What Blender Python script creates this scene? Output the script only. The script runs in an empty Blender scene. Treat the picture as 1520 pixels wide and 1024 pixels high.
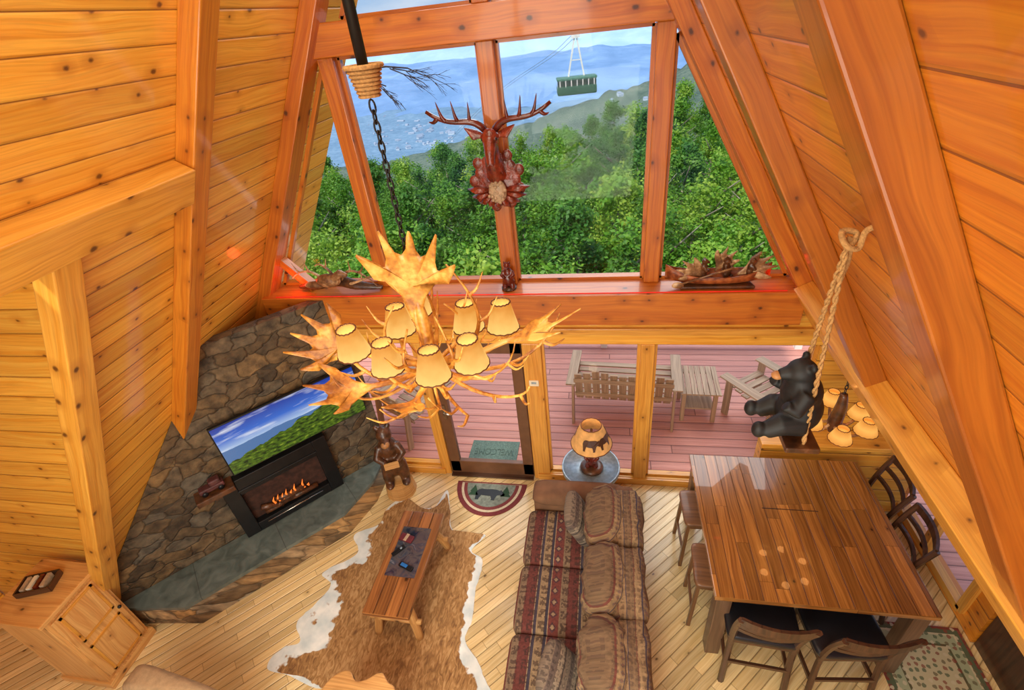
import bpy, bmesh, math, random
from mathutils import Vector, Matrix, noise
random.seed(11)
R=math.radians; PI=math.pi
V=Vector
C=bpy.context.scene.collection
sc=bpy.context.scene
try:
    sc.view_settings.view_transform='Standard'
except Exception: pass
# ------------------------------------------------ camera
CAMZ=4.6; F=734.0
fw=V((-.183,.813,-.552)).normalized()
up=V((-.006,.561,.828)); up=(up-fw*up.dot(fw)).normalized()
rt=fw.cross(up)
cam=bpy.data.cameras.new('camera'); co=bpy.data.objects.new('camera',cam); C.objects.link(co)
M=Matrix((rt,up,-fw)).transposed().to_4x4(); M.translation=V((0,0,CAMZ)); co.matrix_world=M
cam.sensor_width=36; cam.lens=F/1520*36; cam.clip_start=.03; cam.clip_end=4000
sc.camera=co
def at(u,v,x=None,y=None,z=None):
    d=rt*(u-760)-up*(v-512)+fw*F
    if z is not None: t=(z-CAMZ)/d.z
    elif y is not None: t=y/d.y
    else: t=x/d.x
    return V((0,0,CAMZ))+d*t
# ------------------------------------------------ mesh builder
def TR(loc=(0,0,0),rz=0,rx=0,ry=0):
    return Matrix.Translation(V(loc))@Matrix.Rotation(rz,4,'Z')@Matrix.Rotation(ry,4,'Y')@Matrix.Rotation(rx,4,'X')
I4=Matrix.Identity(4)
def frame(p0,p1,upv=(0,0,1)):
    x=(V(p1)-V(p0)).normalized(); u=V(upv)
    if abs(x.dot(u))>.98: u=V((0,1,0))
    y=u.cross(x).normalized(); z=x.cross(y)
    m=Matrix((x,y,z)).transposed().to_4x4(); m.translation=V(p0); return m
def cr(pts,n=5,closed=False):
    P=[V(p) for p in pts]; out=[]; L=len(P)
    rng=range(L) if closed else range(L-1)
    for i in rng:
        if closed: a,b,c,d=P[(i-1)%L],P[i],P[(i+1)%L],P[(i+2)%L]
        else: a=P[max(i-1,0)];b=P[i];c=P[i+1];d=P[min(i+2,L-1)]
        for k in range(n):
            t=k/n
            out.append(.5*((2*b)+(c-a)*t+(2*a-5*b+4*c-d)*t*t+(3*b-a-3*c+d)*t**3))
    if not closed: out.append(P[-1])
    return out
class MB:
    def __init__(s):
        s.bm=bmesh.new(); s.uv=s.bm.loops.layers.uv.new('UVMap')
    def add(s,vs,fs,uvs=None,smooth=False):
        b=[s.bm.verts.new(v) for v in vs]
        for i,f in enumerate(fs):
            try: fc=s.bm.faces.new([b[k] for k in f])
            except ValueError: continue
            fc.smooth=smooth
            if uvs:
                for l,k in zip(fc.loops,range(len(f))): l[s.uv].uv=uvs[i][k]
        return s
    def box(s,c,d,M=I4,bev=0,rnd=True,uvax=None):
        t=bmesh.new(); bmesh.ops.create_cube(t,size=1)
        for v in t.verts: v.co=V((v.co.x*d[0],v.co.y*d[1],v.co.z*d[2]))
        if bev: bmesh.ops.bevel(t,geom=list(t.edges),offset=bev,segments=2,affect='EDGES',profile=.6)
        L=uvax if uvax is not None else max(range(3),key=lambda i:d[i])
        ou,ov=(random.random()*9,random.random()*9) if rnd else (0,0)
        t.verts.index_update(); T=M@Matrix.Translation(V(c)); cc=V(c)
        vs=[T@v.co for v in t.verts]; fs=[];uvs=[]
        for f in t.faces:
            n=f.normal; a=max(range(3),key=lambda i:abs(n[i]))
            if a!=L: ua=L; va=[i for i in range(3) if i!=L and i!=a][0]
            else: ua,va=[i for i in range(3) if i!=L]
            fs.append([v.index for v in f.verts])
            uvs.append([((v.co+cc)[ua]+ou,(v.co+cc)[va]+ov+(.37*a if rnd else 0)) for v in f.verts])
        t.free(); return s.add(vs,fs,uvs)
    def bar(s,p0,p1,w,h,upv=(0,0,1),bev=0,ext=0):
        m=frame(p0,p1,upv); L=(V(p1)-V(p0)).length
        return s.box((L/2,0,0),(L+ext*2,w,h),m,bev)
    def tube(s,pts,rad,seg=8,smooth=True,flat=1.0):
        P=[V(p) for p in pts]; n=len(P)
        if not hasattr(rad,'__len__'): rad=[rad]*n
        elif len(rad)!=n:
            rr=list(rad); rad=[]
            for i in range(n):
                x=i/(n-1)*(len(rr)-1); k=min(int(x),len(rr)-2); rad.append(rr[k]+(rr[k+1]-rr[k])*(x-k))
        vs=[];nrm=None;L=0;ls=[]
        for i in range(n):
            t=(P[min(i+1,n-1)]-P[max(i-1,0)]).normalized()
            if nrm is None:
                nrm=t.orthogonal().normalized()
            nrm=(nrm-t*nrm.dot(t))
            nrm=nrm.normalized() if nrm.length>1e-6 else t.orthogonal().normalized()
            b=t.cross(nrm)
            if i: L+=(P[i]-P[i-1]).length
            ls.append(L)
            for k in range(seg):
                a=2*PI*k/seg; vs.append(P[i]+(nrm*math.cos(a)+b*math.sin(a)*flat)*rad[i])
        fs=[];uvs=[]
        o=random.random()*5
        for i in range(n-1):
            for k in range(seg):
                k2=(k+1)%seg
                fs.append([i*seg+k,i*seg+k2,(i+1)*seg+k2,(i+1)*seg+k])
                w=2*PI*rad[i]/seg
                uvs.append([(ls[i]+o,k*w),(ls[i]+o,(k+1)*w),(ls[i+1]+o,(k+1)*w),(ls[i+1]+o,k*w)])
        fs.append(list(range(seg))[::-1]); uvs.append([(0,0)]*seg)
        fs.append([(n-1)*seg+k for k in range(seg)]); uvs.append([(0,0)]*seg)
        return s.add(vs,fs,uvs,smooth)
    def lathe(s,prof,M=I4,seg=24,smooth=True,a0=0,a1=2*PI):
        n=len(prof);vs=[];full=abs(a1-a0-2*PI)<1e-5; m=seg if full else seg+1
        for r,z in prof:
            for k in range(m):
                a=a0+(a1-a0)*k/seg; vs.append(M@V((r*math.cos(a),r*math.sin(a),z)))
        fs=[];uvs=[]
        for i in range(n-1):
            for k in range(seg):
                k2=(k+1)%m
                fs.append([i*m+k,i*m+k2,(i+1)*m+k2,(i+1)*m+k])
                uvs.append([(k/seg,i/(n-1)),((k+1)/seg,i/(n-1)),((k+1)/seg,(i+1)/(n-1)),(k/seg,(i+1)/(n-1))])
        return s.add(vs,fs,uvs,smooth)
    def ell(s,c,r,M=I4,seg=16,rings=10):
        prof=[]
        if not hasattr(r,'__len__'): r=(r,r,r)
        for i in range(rings+1):
            a=-PI/2+PI*i/rings; prof.append((max(math.cos(a),1e-3),math.sin(a)))
        T=M@Matrix.Translation(V(c))@Matrix.Diagonal((r[0],r[1],r[2],1))
        return s.lathe(prof,T,seg)
    def cush(s,c,d,M=I4,e1=.5,e2=.3,seg=36,rings=14,uvs_=1.0,wr=0):
        def pw(x,e): return math.copysign(abs(x)**e,x)
        T=M@Matrix.Translation(V(c)); vs=[];lo=[]
        for i in range(rings+1):
            et=-PI/2+PI*i/rings
            for k in range(seg):
                om=2*PI*k/seg
                p=V((d[0]/2*pw(math.cos(et),e1)*pw(math.cos(om),e2),d[1]/2*pw(math.cos(et),e1)*pw(math.sin(om),e2),d[2]/2*pw(math.sin(et),e1)))
                lo.append(p+V(c))
                if wr: p=p+p.normalized()*wr*(noise.noise((p+V(c)+T.translation)*9)+.5*noise.noise((p+V(c))*22))
                vs.append(T@p)
        fs=[];uvs=[]
        for i in range(rings):
            for k in range(seg):
                q=[i*seg+k,i*seg+(k+1)%seg,(i+1)*seg+(k+1)%seg,(i+1)*seg+k]
                fs.append(q); uvs.append([(lo[j].x*uvs_,(lo[j].y*1.0)*uvs_) for j in q])
        return s.add(vs,fs,uvs,True)
    def prism(s,poly,z0,z1,M=I4,swap=False,uvrnd=False):
        n=len(poly); vs=[M@V((p[0],p[1],z0)) for p in poly]+[M@V((p[0],p[1],z1)) for p in poly]
        o=random.random()*7 if uvrnd else 0
        uv=[((p[1]+o,p[0]+o) if swap else (p[0]+o,p[1]+o)) for p in poly]
        fs=[list(range(n))[::-1],list(range(n,2*n))]; uvs=[uv[::-1],uv]
        for i in range(n):
            j=(i+1)%n; fs.append([i,j,n+j,n+i]); h=z1-z0
            uvs.append([uv[i],uv[j],(uv[j][0],uv[j][1]+h),(uv[i][0],uv[i][1]+h)])
        return s.add(vs,fs,uvs)
    def xf(s,M):
        bmesh.ops.transform(s.bm,matrix=M,verts=s.bm.verts); return s
    def build(s,name,mat,parent=None,remesh=0,smooth=0,sub=0,bevel=0):
        bmesh.ops.recalc_face_normals(s.bm,faces=s.bm.faces)
        me=bpy.data.meshes.new(name); s.bm.to_mesh(me); s.bm.free()
        o=bpy.data.objects.new(name,me); C.objects.link(o)
        me.materials.append(mat)
        if parent: o.parent=parent
        if remesh:
            m=o.modifiers.new('r','REMESH'); m.mode='VOXEL'; m.voxel_size=remesh; m.use_smooth_shade=True
            m=o.modifiers.new('s','SMOOTH'); m.iterations=smooth or 3; m.factor=.5
        if sub:
            m=o.modifiers.new('s','SUBSURF'); m.levels=sub; m.render_levels=sub
        if bevel:
            m=o.modifiers.new('b','BEVEL'); m.width=bevel; m.segments=2; m.limit_method='ANGLE'
        return o
def tag(o,label=None,cat=None,group=None,kind=None):
    if label: o['label']=label
    if cat: o['category']=cat
    if group: o['group']=group
    if kind: o['kind']=kind
    return o
def thing(name,label,cat,loc=(0,0,0),rz=0,group=None):
    o=bpy.data.objects.new(name,None); C.objects.link(o); o.empty_display_size=.05
    o.location=loc; o.rotation_euler=(0,0,rz)
    return tag(o,label,cat,group)
def dup(root,loc,rz=0,label=None,sc_=None):
    def cp(o,par):
        c=o.copy(); C.objects.link(c)
        if par: c.parent=par
        for ch in list(o.children): cp(ch,c)
        return c
    r=cp(root,None); r.location=loc; r.rotation_euler=(0,0,rz)
    if sc_: r.scale=sc_
    if label: r['label']=label
    return r
def struct(name,mb,mat,parent=None,**k):
    o=mb.build(name,mat,parent,**k)
    if not parent: tag(o,kind='structure')
    return o
# ------------------------------------------------ materials
class NT:
    def __init__(s,name):
        s.m=bpy.data.materials.new(name); s.m.use_nodes=True; s.t=s.m.node_tree; s.t.nodes.clear()
        s.out=s.t.nodes.new('ShaderNodeOutputMaterial')
        s.tc=s.t.nodes.new('ShaderNodeTexCoord')
    def st(s,i,v):
        if isinstance(v,bpy.types.NodeSocket): s.t.links.new(v,i)
        else:
            if i.type=='RGBA' and len(v)==3: v=(*v,1)
            i.default_value=v
    def n(s,ty,ins={},**pr):
        nd=s.t.nodes.new('ShaderNode'+ty)
        for k,v in pr.items(): setattr(nd,k,v)
        for k,v in ins.items(): s.st(nd.inputs[k],v)
        return nd
    def ma(s,op,a,b=0.0,c=0.0,clamp=False):
        nd=s.t.nodes.new('ShaderNodeMath'); nd.operation=op; nd.use_clamp=clamp
        s.st(nd.inputs[0],a); s.st(nd.inputs[1],b); s.st(nd.inputs[2],c); return nd.outputs[0]
    def mix(s,f,a,b,mode='MIX'):
        nd=s.t.nodes.new('ShaderNodeMix'); nd.data_type='RGBA'; nd.blend_type=mode
        s.st(nd.inputs[0],f); s.st(nd.inputs[6],a); s.st(nd.inputs[7],b); return nd.outputs[2]
    def ramp(s,f,stops,interp='LINEAR'):
        nd=s.t.nodes.new('ShaderNodeValToRGB'); e=nd.color_ramp.elements; nd.color_ramp.interpolation=interp
        while len(e)<len(stops): e.new(.5)
        for q,(p,c) in zip(e,stops):
            q.position=p; q.color=(*c,1) if hasattr(c,'__len__') else (c,c,c,1)
        s.st(nd.inputs[0],f); return nd.outputs[0]
    def vec(s,x,y,z=0.0):
        nd=s.n('CombineXYZ'); s.st(nd.inputs[0],x); s.st(nd.inputs[1],y); s.st(nd.inputs[2],z); return nd.outputs[0]
    def sep(s,v):
        nd=s.n('SeparateXYZ',{0:v}); return nd.outputs[0],nd.outputs[1],nd.outputs[2]
    def noi(s,v,scale=5,det=3,dis=0,rough=.5,col=False):
        nd=s.n('TexNoise',{'Vector':v,'Scale':float(scale),'Detail':float(det),'Distortion':float(dis),'Roughness':rough}); return nd.outputs[1 if col else 0]
    def vor(s,v,scale=5,feat='F1',rand=1.0,dim='3D'):
        nd=s.n('TexVoronoi',{'Vector':v,'Scale':float(scale),'Randomness':rand},feature=feat,voronoi_dimensions=dim); return nd
    def wn(s,v):
        return s.n('TexWhiteNoise',{'Vector':v},noise_dimensions='3D').outputs[0]
    def bump(s,h,st=.3,dist=.01):
        return s.n('Bump',{'Height':h,'Strength':st,'Distance':dist}).outputs[0]
    def pbr(s,col,rough=.5,**k):
        nd=s.n('BsdfPrincipled'); s.st(nd.inputs['Base Color'],col); s.st(nd.inputs['Roughness'],rough)
        for kk,v in k.items(): s.st(nd.inputs[kk.replace('_',' ')],v)
        s.t.links.new(nd.outputs[0],s.out.inputs[0]); return s.m
def sr(r,g,b):
    f=lambda c:((c/255+.055)/1.055)**2.4 if c>10 else c/255/12.92
    return (f(r),f(g),f(b))
def wood(name,c1,c2,dark,plank=None,length=None,seam=.03,rough=.45,knots=.06,tone=.25,rot=0,coat=.3,gs=1.0,seamc=None,cr_=.08,kd=.45,fine=.3):
    m=NT(name); uv=m.tc.outputs['UV']
    if rot: uv=m.n('Mapping',{'Vector':uv,'Rotation':(0,0,rot)}).outputs[0]
    u,v,_=m.sep(uv)
    if plank:
        q=m.ma('DIVIDE',v,plank); vi=m.ma('FLOOR',q); fv=m.ma('FRACT',q)
        r1=m.wn(m.vec(vi,3.1,.7)); 
        if length:
            w=m.ma('DIVIDE',m.ma('ADD',u,m.ma('MULTIPLY',r1,length*3)),length)
            ui=m.ma('FLOOR',w); fu=m.ma('FRACT',w)
            rn=m.wn(m.vec(vi,ui,.3))
        else: rn=r1; fu=None
        u2=m.ma('ADD',u,m.ma('MULTIPLY',rn,17.0))
        v2=m.ma('ADD',v,m.ma('MULTIPLY',rn,5.0))
    else:
        u2,v2,rn,fv,fu=u,v,None,None,None
    wv=m.ma('ADD',v2,m.ma('MULTIPLY',m.ma('SUBTRACT',m.noi(m.vec(m.ma('MULTIPLY',u2,1.3),m.ma('MULTIPLY',v2,3.0),0.0),1,2),.5),.10))
    g=m.noi(m.vec(m.ma('MULTIPLY',u2,.8*gs),m.ma('MULTIPLY',wv,34*gs),0.0),1,4,.8,.6)
    lowf=m.noi(m.vec(m.ma('MULTIPLY',u2,.9),m.ma('MULTIPLY',v2,3.5),2.0),1,3)
    col=m.ramp(g,[(.34,c1),(.66,c2)])
    col=m.mix(m.ramp(lowf,[(.35,0.0),(.75,.25)]),col,tuple(a*.6+b*.4 for a,b in zip(c2,dark)))
    g2=m.noi(m.vec(m.ma('MULTIPLY',u2,3.0),m.ma('MULTIPLY',wv,110.0),.4),1,2,.3)
    col=m.mix(m.ramp(g2,[(.48,0.0),(.76,fine)]),col,dark)
    if rn is not None:
        t=m.ramp(rn,[(0,1-tone),(1,1+tone*.6 if tone<.5 else 1.2)]); col=m.mix(1.0,col,t,'MULTIPLY')
    if knots:
        kn=m.vor(m.vec(m.ma('MULTIPLY',u2,.7),v2),5.0,dim='2D')
        dis=m.ma('ADD',kn.outputs['Distance'],m.ma('MULTIPLY',m.ma('SUBTRACT',m.noi(m.vec(u2,v2),30,2),.5),.08))
        kc,kg,_2=m.sep(kn.outputs['Color'])
        has=m.ma('LESS_THAN',kc,kd)
        dis=m.ma('ADD',dis,m.ma('MULTIPLY',kg,knots*.8))
        k1=m.ma('MULTIPLY',m.ramp(dis,[(knots*.7,1.0),(knots*1.5,0.0)]),has)
        k2=m.ma('MULTIPLY',m.ramp(dis,[(knots,.65),(knots*4.6,0.0)]),has)
        col=m.mix(k2,col,tuple(a*.5+b*.5 for a,b in zip(c2,dark)))
        col=m.mix(m.ma('MULTIPLY',k1,.9),col,tuple(x*.34 for x in dark))
    k={}
    if fv is not None:
        sm=m.ma('GREATER_THAN',m.ma('ABSOLUTE',m.ma('SUBTRACT',fv,.5)),.5-seam)
        if fu is not None:
            s2=m.ma('GREATER_THAN',m.ma('ABSOLUTE',m.ma('SUBTRACT',fu,.5)),.5-seam*plank/length)
            sm=m.ma('MAXIMUM',sm,s2)
        col=m.mix(m.ma('MULTIPLY',sm,.8),col,seamc or tuple(x*.6 for x in dark))
        edge=m.ramp(m.ma('ABSOLUTE',m.ma('SUBTRACT',fv,.5)),[(.5-seam*3.5,1.0),(.5-seam*.5,0.0)])
        k['Normal']=m.bump(edge,.7,.010)
    return m.pbr(col,rough,Coat_Weight=coat,Coat_Roughness=cr_,**k)
def plain(name,c,rough=.6,var=.25,scale=12,metal=0,coat=0,bump=0,c2=None,emis=0):
    m=NT(name); n=m.noi(m.tc.outputs['Object'],scale,4)
    c2=c2 or tuple(x*(1-var) for x in c)
    col=m.ramp(n,[(.35,c2),(.65,c)]); k={}
    if bump: k['Normal']=m.bump(m.noi(m.tc.outputs['Object'],scale*3,4),bump,.01)
    if emis: k['Emission_Color']=col; k['Emission_Strength']=emis
    return m.pbr(col,rough,Metallic=float(metal),Coat_Weight=coat,**k)
MT={}
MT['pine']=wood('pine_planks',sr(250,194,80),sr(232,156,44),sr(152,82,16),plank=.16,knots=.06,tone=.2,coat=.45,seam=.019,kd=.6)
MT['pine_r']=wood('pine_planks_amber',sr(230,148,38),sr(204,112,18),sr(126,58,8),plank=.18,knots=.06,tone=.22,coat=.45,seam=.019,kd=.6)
MT['beam']=wood('rafter_wood',sr(220,144,42),sr(194,108,22),sr(112,52,8),knots=.07,coat=.4,gs=.8,kd=.6)
MT['beamd']=wood('deep_rafter_wood',sr(184,106,26),sr(152,78,12),sr(86,36,4),knots=.07,coat=.35,gs=.8,kd=.6)
MT['beamr']=wood('red_rafter_wood',sr(208,122,32),sr(178,88,16),sr(102,42,6),knots=.075,coat=.4,gs=.8,kd=.6)
MT['lbeam']=wood('light_beam_wood',sr(240,180,76),sr(218,146,44),sr(136,72,16),knots=.075,coat=.35,gs=.8,kd=.6)
MT['trim']=wood('trim_wood',sr(236,174,76),sr(208,136,46),sr(130,70,18),knots=.06,rough=.4)
MT['floor']=wood('floor_boards',sr(246,222,168),sr(222,188,126),sr(142,104,56),plank=.085,length=.9,knots=.05,tone=.22,rot=R(-45),rough=.3,seam=.024,coat=.35,seamc=sr(146,112,66),kd=.25,cr_=.12)
MT['deck']=wood('deck_boards',sr(226,162,146),sr(208,140,126),sr(150,90,80),plank=.14,length=4,knots=0,tone=.16,rough=.6,coat=0,seam=.045,seamc=sr(118,70,62))
MT['tablewood']=wood('dining_top_wood',sr(190,128,60),sr(122,74,32),sr(56,30,12),plank=.10,length=1.1,knots=.03,tone=.36,rough=.25,coat=.8,seam=.012,cr_=.02,kd=.2)
MT['darkwood']=wood('dark_chair_wood',sr(88,56,38),sr(54,34,24),sr(30,18,12),knots=0,rough=.35)
MT['greywood']=wood('grey_leg_wood',sr(128,96,70),sr(90,66,48),sr(50,36,26),knots=0,rough=.45)
MT['stoolwood']=wood('stool_wood',sr(140,94,56),sr(98,62,36),sr(50,30,18),knots=0,rough=.45)
MT['cofwood']=wood('coffee_table_wood',sr(176,116,62),sr(126,74,36),sr(68,34,12),plank=.11,knots=.07,tone=.4,rough=.3,seam=.03,coat=.35,kd=.7)
MT['log']=wood('log_wood',sr(222,172,106),sr(178,124,66),sr(104,62,28),knots=.07,rough=.5,coat=.1,kd=.7)
MT['cab']=wood('cabinet_pine',sr(234,182,110),sr(208,146,78),sr(130,76,34),knots=.07,rough=.4)
MT['outwood']=wood('outdoor_wood',sr(200,172,142),sr(156,128,104),sr(96,74,58),knots=0,rough=.7,coat=0)
def stone(name,f=1.0,s_=4.6):
    m=NT(name); uv=m.tc.outputs['UV']
    w=m.n('VectorMath',{0:uv,1:m.n('VectorMath',{0:m.noi(uv,4,3,col=True),1:(.16,.16,0)},operation='MULTIPLY').outputs[0]},operation='ADD').outputs[0]
    w=m.n('Mapping',{'Vector':w,'Scale':(1.0,1.6,1.0)}).outputs[0]
    vv=m.vor(w,s_,'F1',.95,'2D'); vv.distance='CHEBYCHEV'; v2=m.vor(w,s_,'F2',.95,'2D'); v2.distance='CHEBYCHEV'
    e=m.ma('SUBTRACT',v2.outputs['Distance'],vv.outputs['Distance']); c=vv.outputs['Color']
    r,g,b=m.sep(c)
    k=lambda *a: tuple(min(1,x*f) for x in sr(*a))
    col=m.ramp(r,[(0,k(84,70,54)),(.25,k(136,110,76)),(.5,k(118,110,98)),(.75,k(152,122,82)),(1,k(94,80,64))])
    col=m.mix(.85,col,m.ramp(m.noi(uv,10,8),[(.3,(.12,.1,.08)),(.7,(.82,.76,.64))]),'OVERLAY')
    col=m.mix(m.ramp(e,[(.012,.55),(.06,0.0)]),col,k(64,54,42))
    return m.pbr(col,.75,Normal=m.bump(m.ma('ADD',m.ramp(e,[(0,0.0),(.12,.6)]),m.ma('MULTIPLY',m.noi(uv,22,6),.7)),.8,.025))
MT['stone']=stone('river_stone',.55); MT['stonel']=stone('hearth_stone',1.6,4.0)
def slate():
    m=NT('slate'); uv=m.tc.outputs['Object']
    u,v,_=m.sep(m.n('Mapping',{'Vector':uv,'Rotation':(0,0,R(-47))}).outputs[0])
    f=m.ma('FRACT',m.ma('DIVIDE',u,.8)); l=m.ma('GREATER_THAN',m.ma('ABSOLUTE',m.ma('SUBTRACT',f,.5)),.495)
    col=m.ramp(m.noi(uv,7,5,1),[(.3,sr(74,84,80)),(.7,sr(110,120,114))])
    col=m.mix(m.ma('MULTIPLY',l,.5),col,sr(40,42,44))
    return m.pbr(col,.38,Normal=m.bump(m.noi(uv,16,6),.3,.008))
MT['slate']=slate()
MT['black']=plain('black_metal',sr(26,26,28),.4,.3,metal=.3)
MT['bronze']=plain('bronze_brown',sr(112,74,48),.4,.2)
MT['steel']=plain('galvanised',sr(170,188,200),.35,.3,30,metal=.5)
MT['chrome']=plain('brushed_nickel',sr(190,185,175),.25,.1,metal=1)
MT['cream']=plain('cream_paint',sr(236,224,198),.5,.06)
MT['white']=plain('white_paint',sr(240,236,228),.6,.06)
MT['suede']=plain('brown_suede',sr(132,94,66),.85,.35,6,bump=.2)
MT['beige']=plain('beige_fabric',sr(184,152,114),.85,.2,30,bump=.2)
MT['rope']=plain('rope_fibre',sr(206,156,94),.9,.4,90,bump=.6)
MT['blackbear']=plain('black_bear_paint',sr(20,20,22),.6,.5,20)
MT['bearwood']=plain('carved_bear_wood',sr(100,58,28),.45,.7,14,coat=.4,bump=.5)
MT['muzzle']=plain('tan_muzzle',sr(176,122,72),.5,.2)
MT['redwood']=plain('carved_mahogany',sr(146,54,32),.25,.65,18,coat=.6,bump=.8)
MT['darkred']=plain('dark_mahogany',sr(112,38,26),.25,.5,20,coat=.5)
MT['bead']=plain('pale_carved_beads',sr(196,170,140),.4,.3,40)
def antm(name,a,b,c):
    m=NT(name); o=m.tc.outputs['Object']; n=m.ma('ADD',m.ma('MULTIPLY',m.noi(o,6,5,.8),.75),m.ma('MULTIPLY',m.noi(o,46,3),.25))
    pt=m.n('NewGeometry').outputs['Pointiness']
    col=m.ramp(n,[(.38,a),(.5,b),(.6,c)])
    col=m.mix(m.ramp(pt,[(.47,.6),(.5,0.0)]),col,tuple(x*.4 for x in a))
    return m.pbr(col,.4,Coat_Weight=.15,Normal=m.bump(m.noi(o,30,5),.4,.006))
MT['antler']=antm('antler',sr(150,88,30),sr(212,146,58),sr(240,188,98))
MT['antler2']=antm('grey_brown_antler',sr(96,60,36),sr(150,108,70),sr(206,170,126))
MT['canoe']=plain('birch_canoe',sr(178,98,46),.5,.5,20,c2=sr(110,48,20))
def leafm(name,a,b,c):
    m=NT(name); g=m.n('NewGeometry').outputs['Position']
    oi=m.n('ObjectInfo').outputs['Random']
    f=m.ma('ADD',m.ma('ADD',m.ma('MULTIPLY',m.noi(g,.9,3),.6),m.ma('MULTIPLY',m.noi(g,6.0,2),.35)),m.ma('MULTIPLY',m.ma('SUBTRACT',oi,.5),.25),clamp=True)
    col=m.ramp(f,[(.26,a),(.46,b),(.72,c)])
    p=m.n('BsdfPrincipled',{'Base Color':col,'Roughness':.55})
    tr=m.n('BsdfTranslucent',{'Color':col})
    mx=m.n('MixShader',{0:.38,1:p.outputs[0],2:tr.outputs[0]})
    m.t.links.new(mx.outputs[0],m.out.inputs[0]); return m.m
MT['leaf']=leafm('green_leaves',sr(48,92,22),sr(108,164,40),sr(184,204,76))
MT['leafd']=leafm('dark_leaves',sr(34,74,22),sr(76,134,40),sr(136,176,64))
MT['bark']=plain('bark',sr(160,150,130),.9,.5,6)
def glass(name='window_glass',f=.008):
    m=NT(name); tr=m.n('BsdfTransparent',{0:(1,1,1,1)}); gl=m.n('BsdfGlossy',{'Roughness':.02})
    mx=m.n('MixShader',{0:f,1:tr.outputs[0],2:gl.outputs[0]}); m.t.links.new(mx.outputs[0],m.out.inputs[0]); return m.m
MT['glass']=glass()
def emit(name,c,s,base=None):
    m=NT(name); col=m.ramp(m.noi(m.tc.outputs['Object'],18,3),[(.3,tuple(x*.7 for x in c)),(.7,c)])
    return m.pbr(base or col,.8,Emission_Color=col,Emission_Strength=s)
def shadem(name,lo,hi,s):
    m=NT(name); u,v,_=m.sep(m.tc.outputs['UV'])
    n=m.ma('MULTIPLY',m.ma('SUBTRACT',m.noi(m.tc.outputs['Object'],16,4),.5),.5)
    f=m.ma('SUBTRACT',1.0,m.ma('ABSOLUTE',m.ma('MULTIPLY',m.ma('SUBTRACT',m.ma('FRACT',m.ma('MULTIPLY',v,2.5)),.40),1.8)))
    col=m.ramp(m.ma('ADD',f,n),[(.05,lo),(.95,hi)])
    return m.pbr(tuple(x*.12 for x in hi),.9,Emission_Color=col,Emission_Strength=s)
MT['shade']=shadem('parchment_shade',(.66,.24,.03),(1.0,.64,.18),1.0)
MT['shade2']=shadem('small_parchment_shade',(.66,.2,.02),(1.0,.48,.10),.95)
MT['shade3']=emit('amber_bear_shade',(.72,.38,.12),.2)
MT['stitch']=plain('dark_lacing',sr(104,54,20),.7)
MT['redlight']=emit('red_rope_light',(1.0,.03,.02),.45)
def fabric(name,cols,rep,acc1,acc2,acc3,dsc=.09,amt=.85,ph=0.0,rows_=4):
    m=NT(name); u,v,_=m.sep(m.tc.outputs['UV'])
    if ph: v=m.ma('ADD',v,ph)
    qz=lambda s_:m.ma('MULTIPLY',m.ma('FLOOR',m.ma('DIVIDE',s_,.006)),.006)
    uq,vq=qz(u),qz(v)
    q=m.ma('FRACT',m.ma('DIVIDE',vq,rep))
    st=[]; p=0
    for w,c in cols: st.append((p,c)); p+=w
    col=m.ramp(q,st,'CONSTANT')
    rh=rep/rows_
    rowi=m.ma('FLOOR',m.ma('DIVIDE',vq,rh))
    bl=m.noi(m.vec(m.ma('MULTIPLY',uq,1.0),m.ma('MULTIPLY',vq,1.2),0.0),38,1,0,.3)
    du=m.ma('ABSOLUTE',m.ma('SUBTRACT',m.ma('FRACT',m.ma('DIVIDE',uq,dsc)),.5)); dv=m.ma('ABSOLUTE',m.ma('SUBTRACT',m.ma('FRACT',m.ma('DIVIDE',vq,rh)),.5))
    d=m.ma('ADD',du,dv); row=m.wn(m.vec(rowi,.2,.4))
    inrow=m.ma('LESS_THAN',dv,.34)
    fig=m.ma('MULTIPLY',m.ma('MULTIPLY',m.ma('LESS_THAN',du,.36),inrow),m.ma('GREATER_THAN',bl,.47))
    isfig=m.ma('LESS_THAN',row,.6)
    col=m.mix(m.ma('MULTIPLY',m.ma('MULTIPLY',fig,isfig),amt),col,acc3)
    nf=m.ma('SUBTRACT',1.0,isfig)
    col=m.mix(m.ma('MULTIPLY',m.ma('MULTIPLY',m.ma('LESS_THAN',d,.38),nf),amt),col,acc1); col=m.mix(m.ma('MULTIPLY',m.ma('MULTIPLY',m.ma('LESS_THAN',d,.2),nf),amt),col,acc2)
    col=m.mix(.5,col,m.ramp(m.noi(m.vec(u,v),50,4),[(.3,.2),(.7,.72)]),'OVERLAY')
    return m.pbr(col,.95,Normal=m.bump(m.noi(m.vec(u,v),200,2),.3,.003))
MT['lodge']=fabric('lodge_seat_fabric',[(.22,sr(112,58,52)),(.03,sr(166,142,110)),(.05,sr(60,54,66)),(.20,sr(148,124,94)),(.05,sr(66,58,70)),(.03,sr(162,138,106)),(.25,sr(104,54,48)),(.17,sr(128,106,84))],.36,sr(60,48,58),sr(170,146,112),sr(62,42,38),.10,.7)
MT['lodge2']=fabric('lodge_back_fabric',[(.16,sr(132,106,76)),(.03,sr(74,64,76)),(.18,sr(146,120,88)),(.04,sr(110,62,52)),(.2,sr(118,94,70)),(.03,sr(70,62,76)),(.2,sr(140,112,82)),(.04,sr(108,60,50)),(.12,sr(126,100,74))],.26,sr(76,66,78),sr(118,72,58),sr(84,64,54),.045,.55,.13,6)
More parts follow.
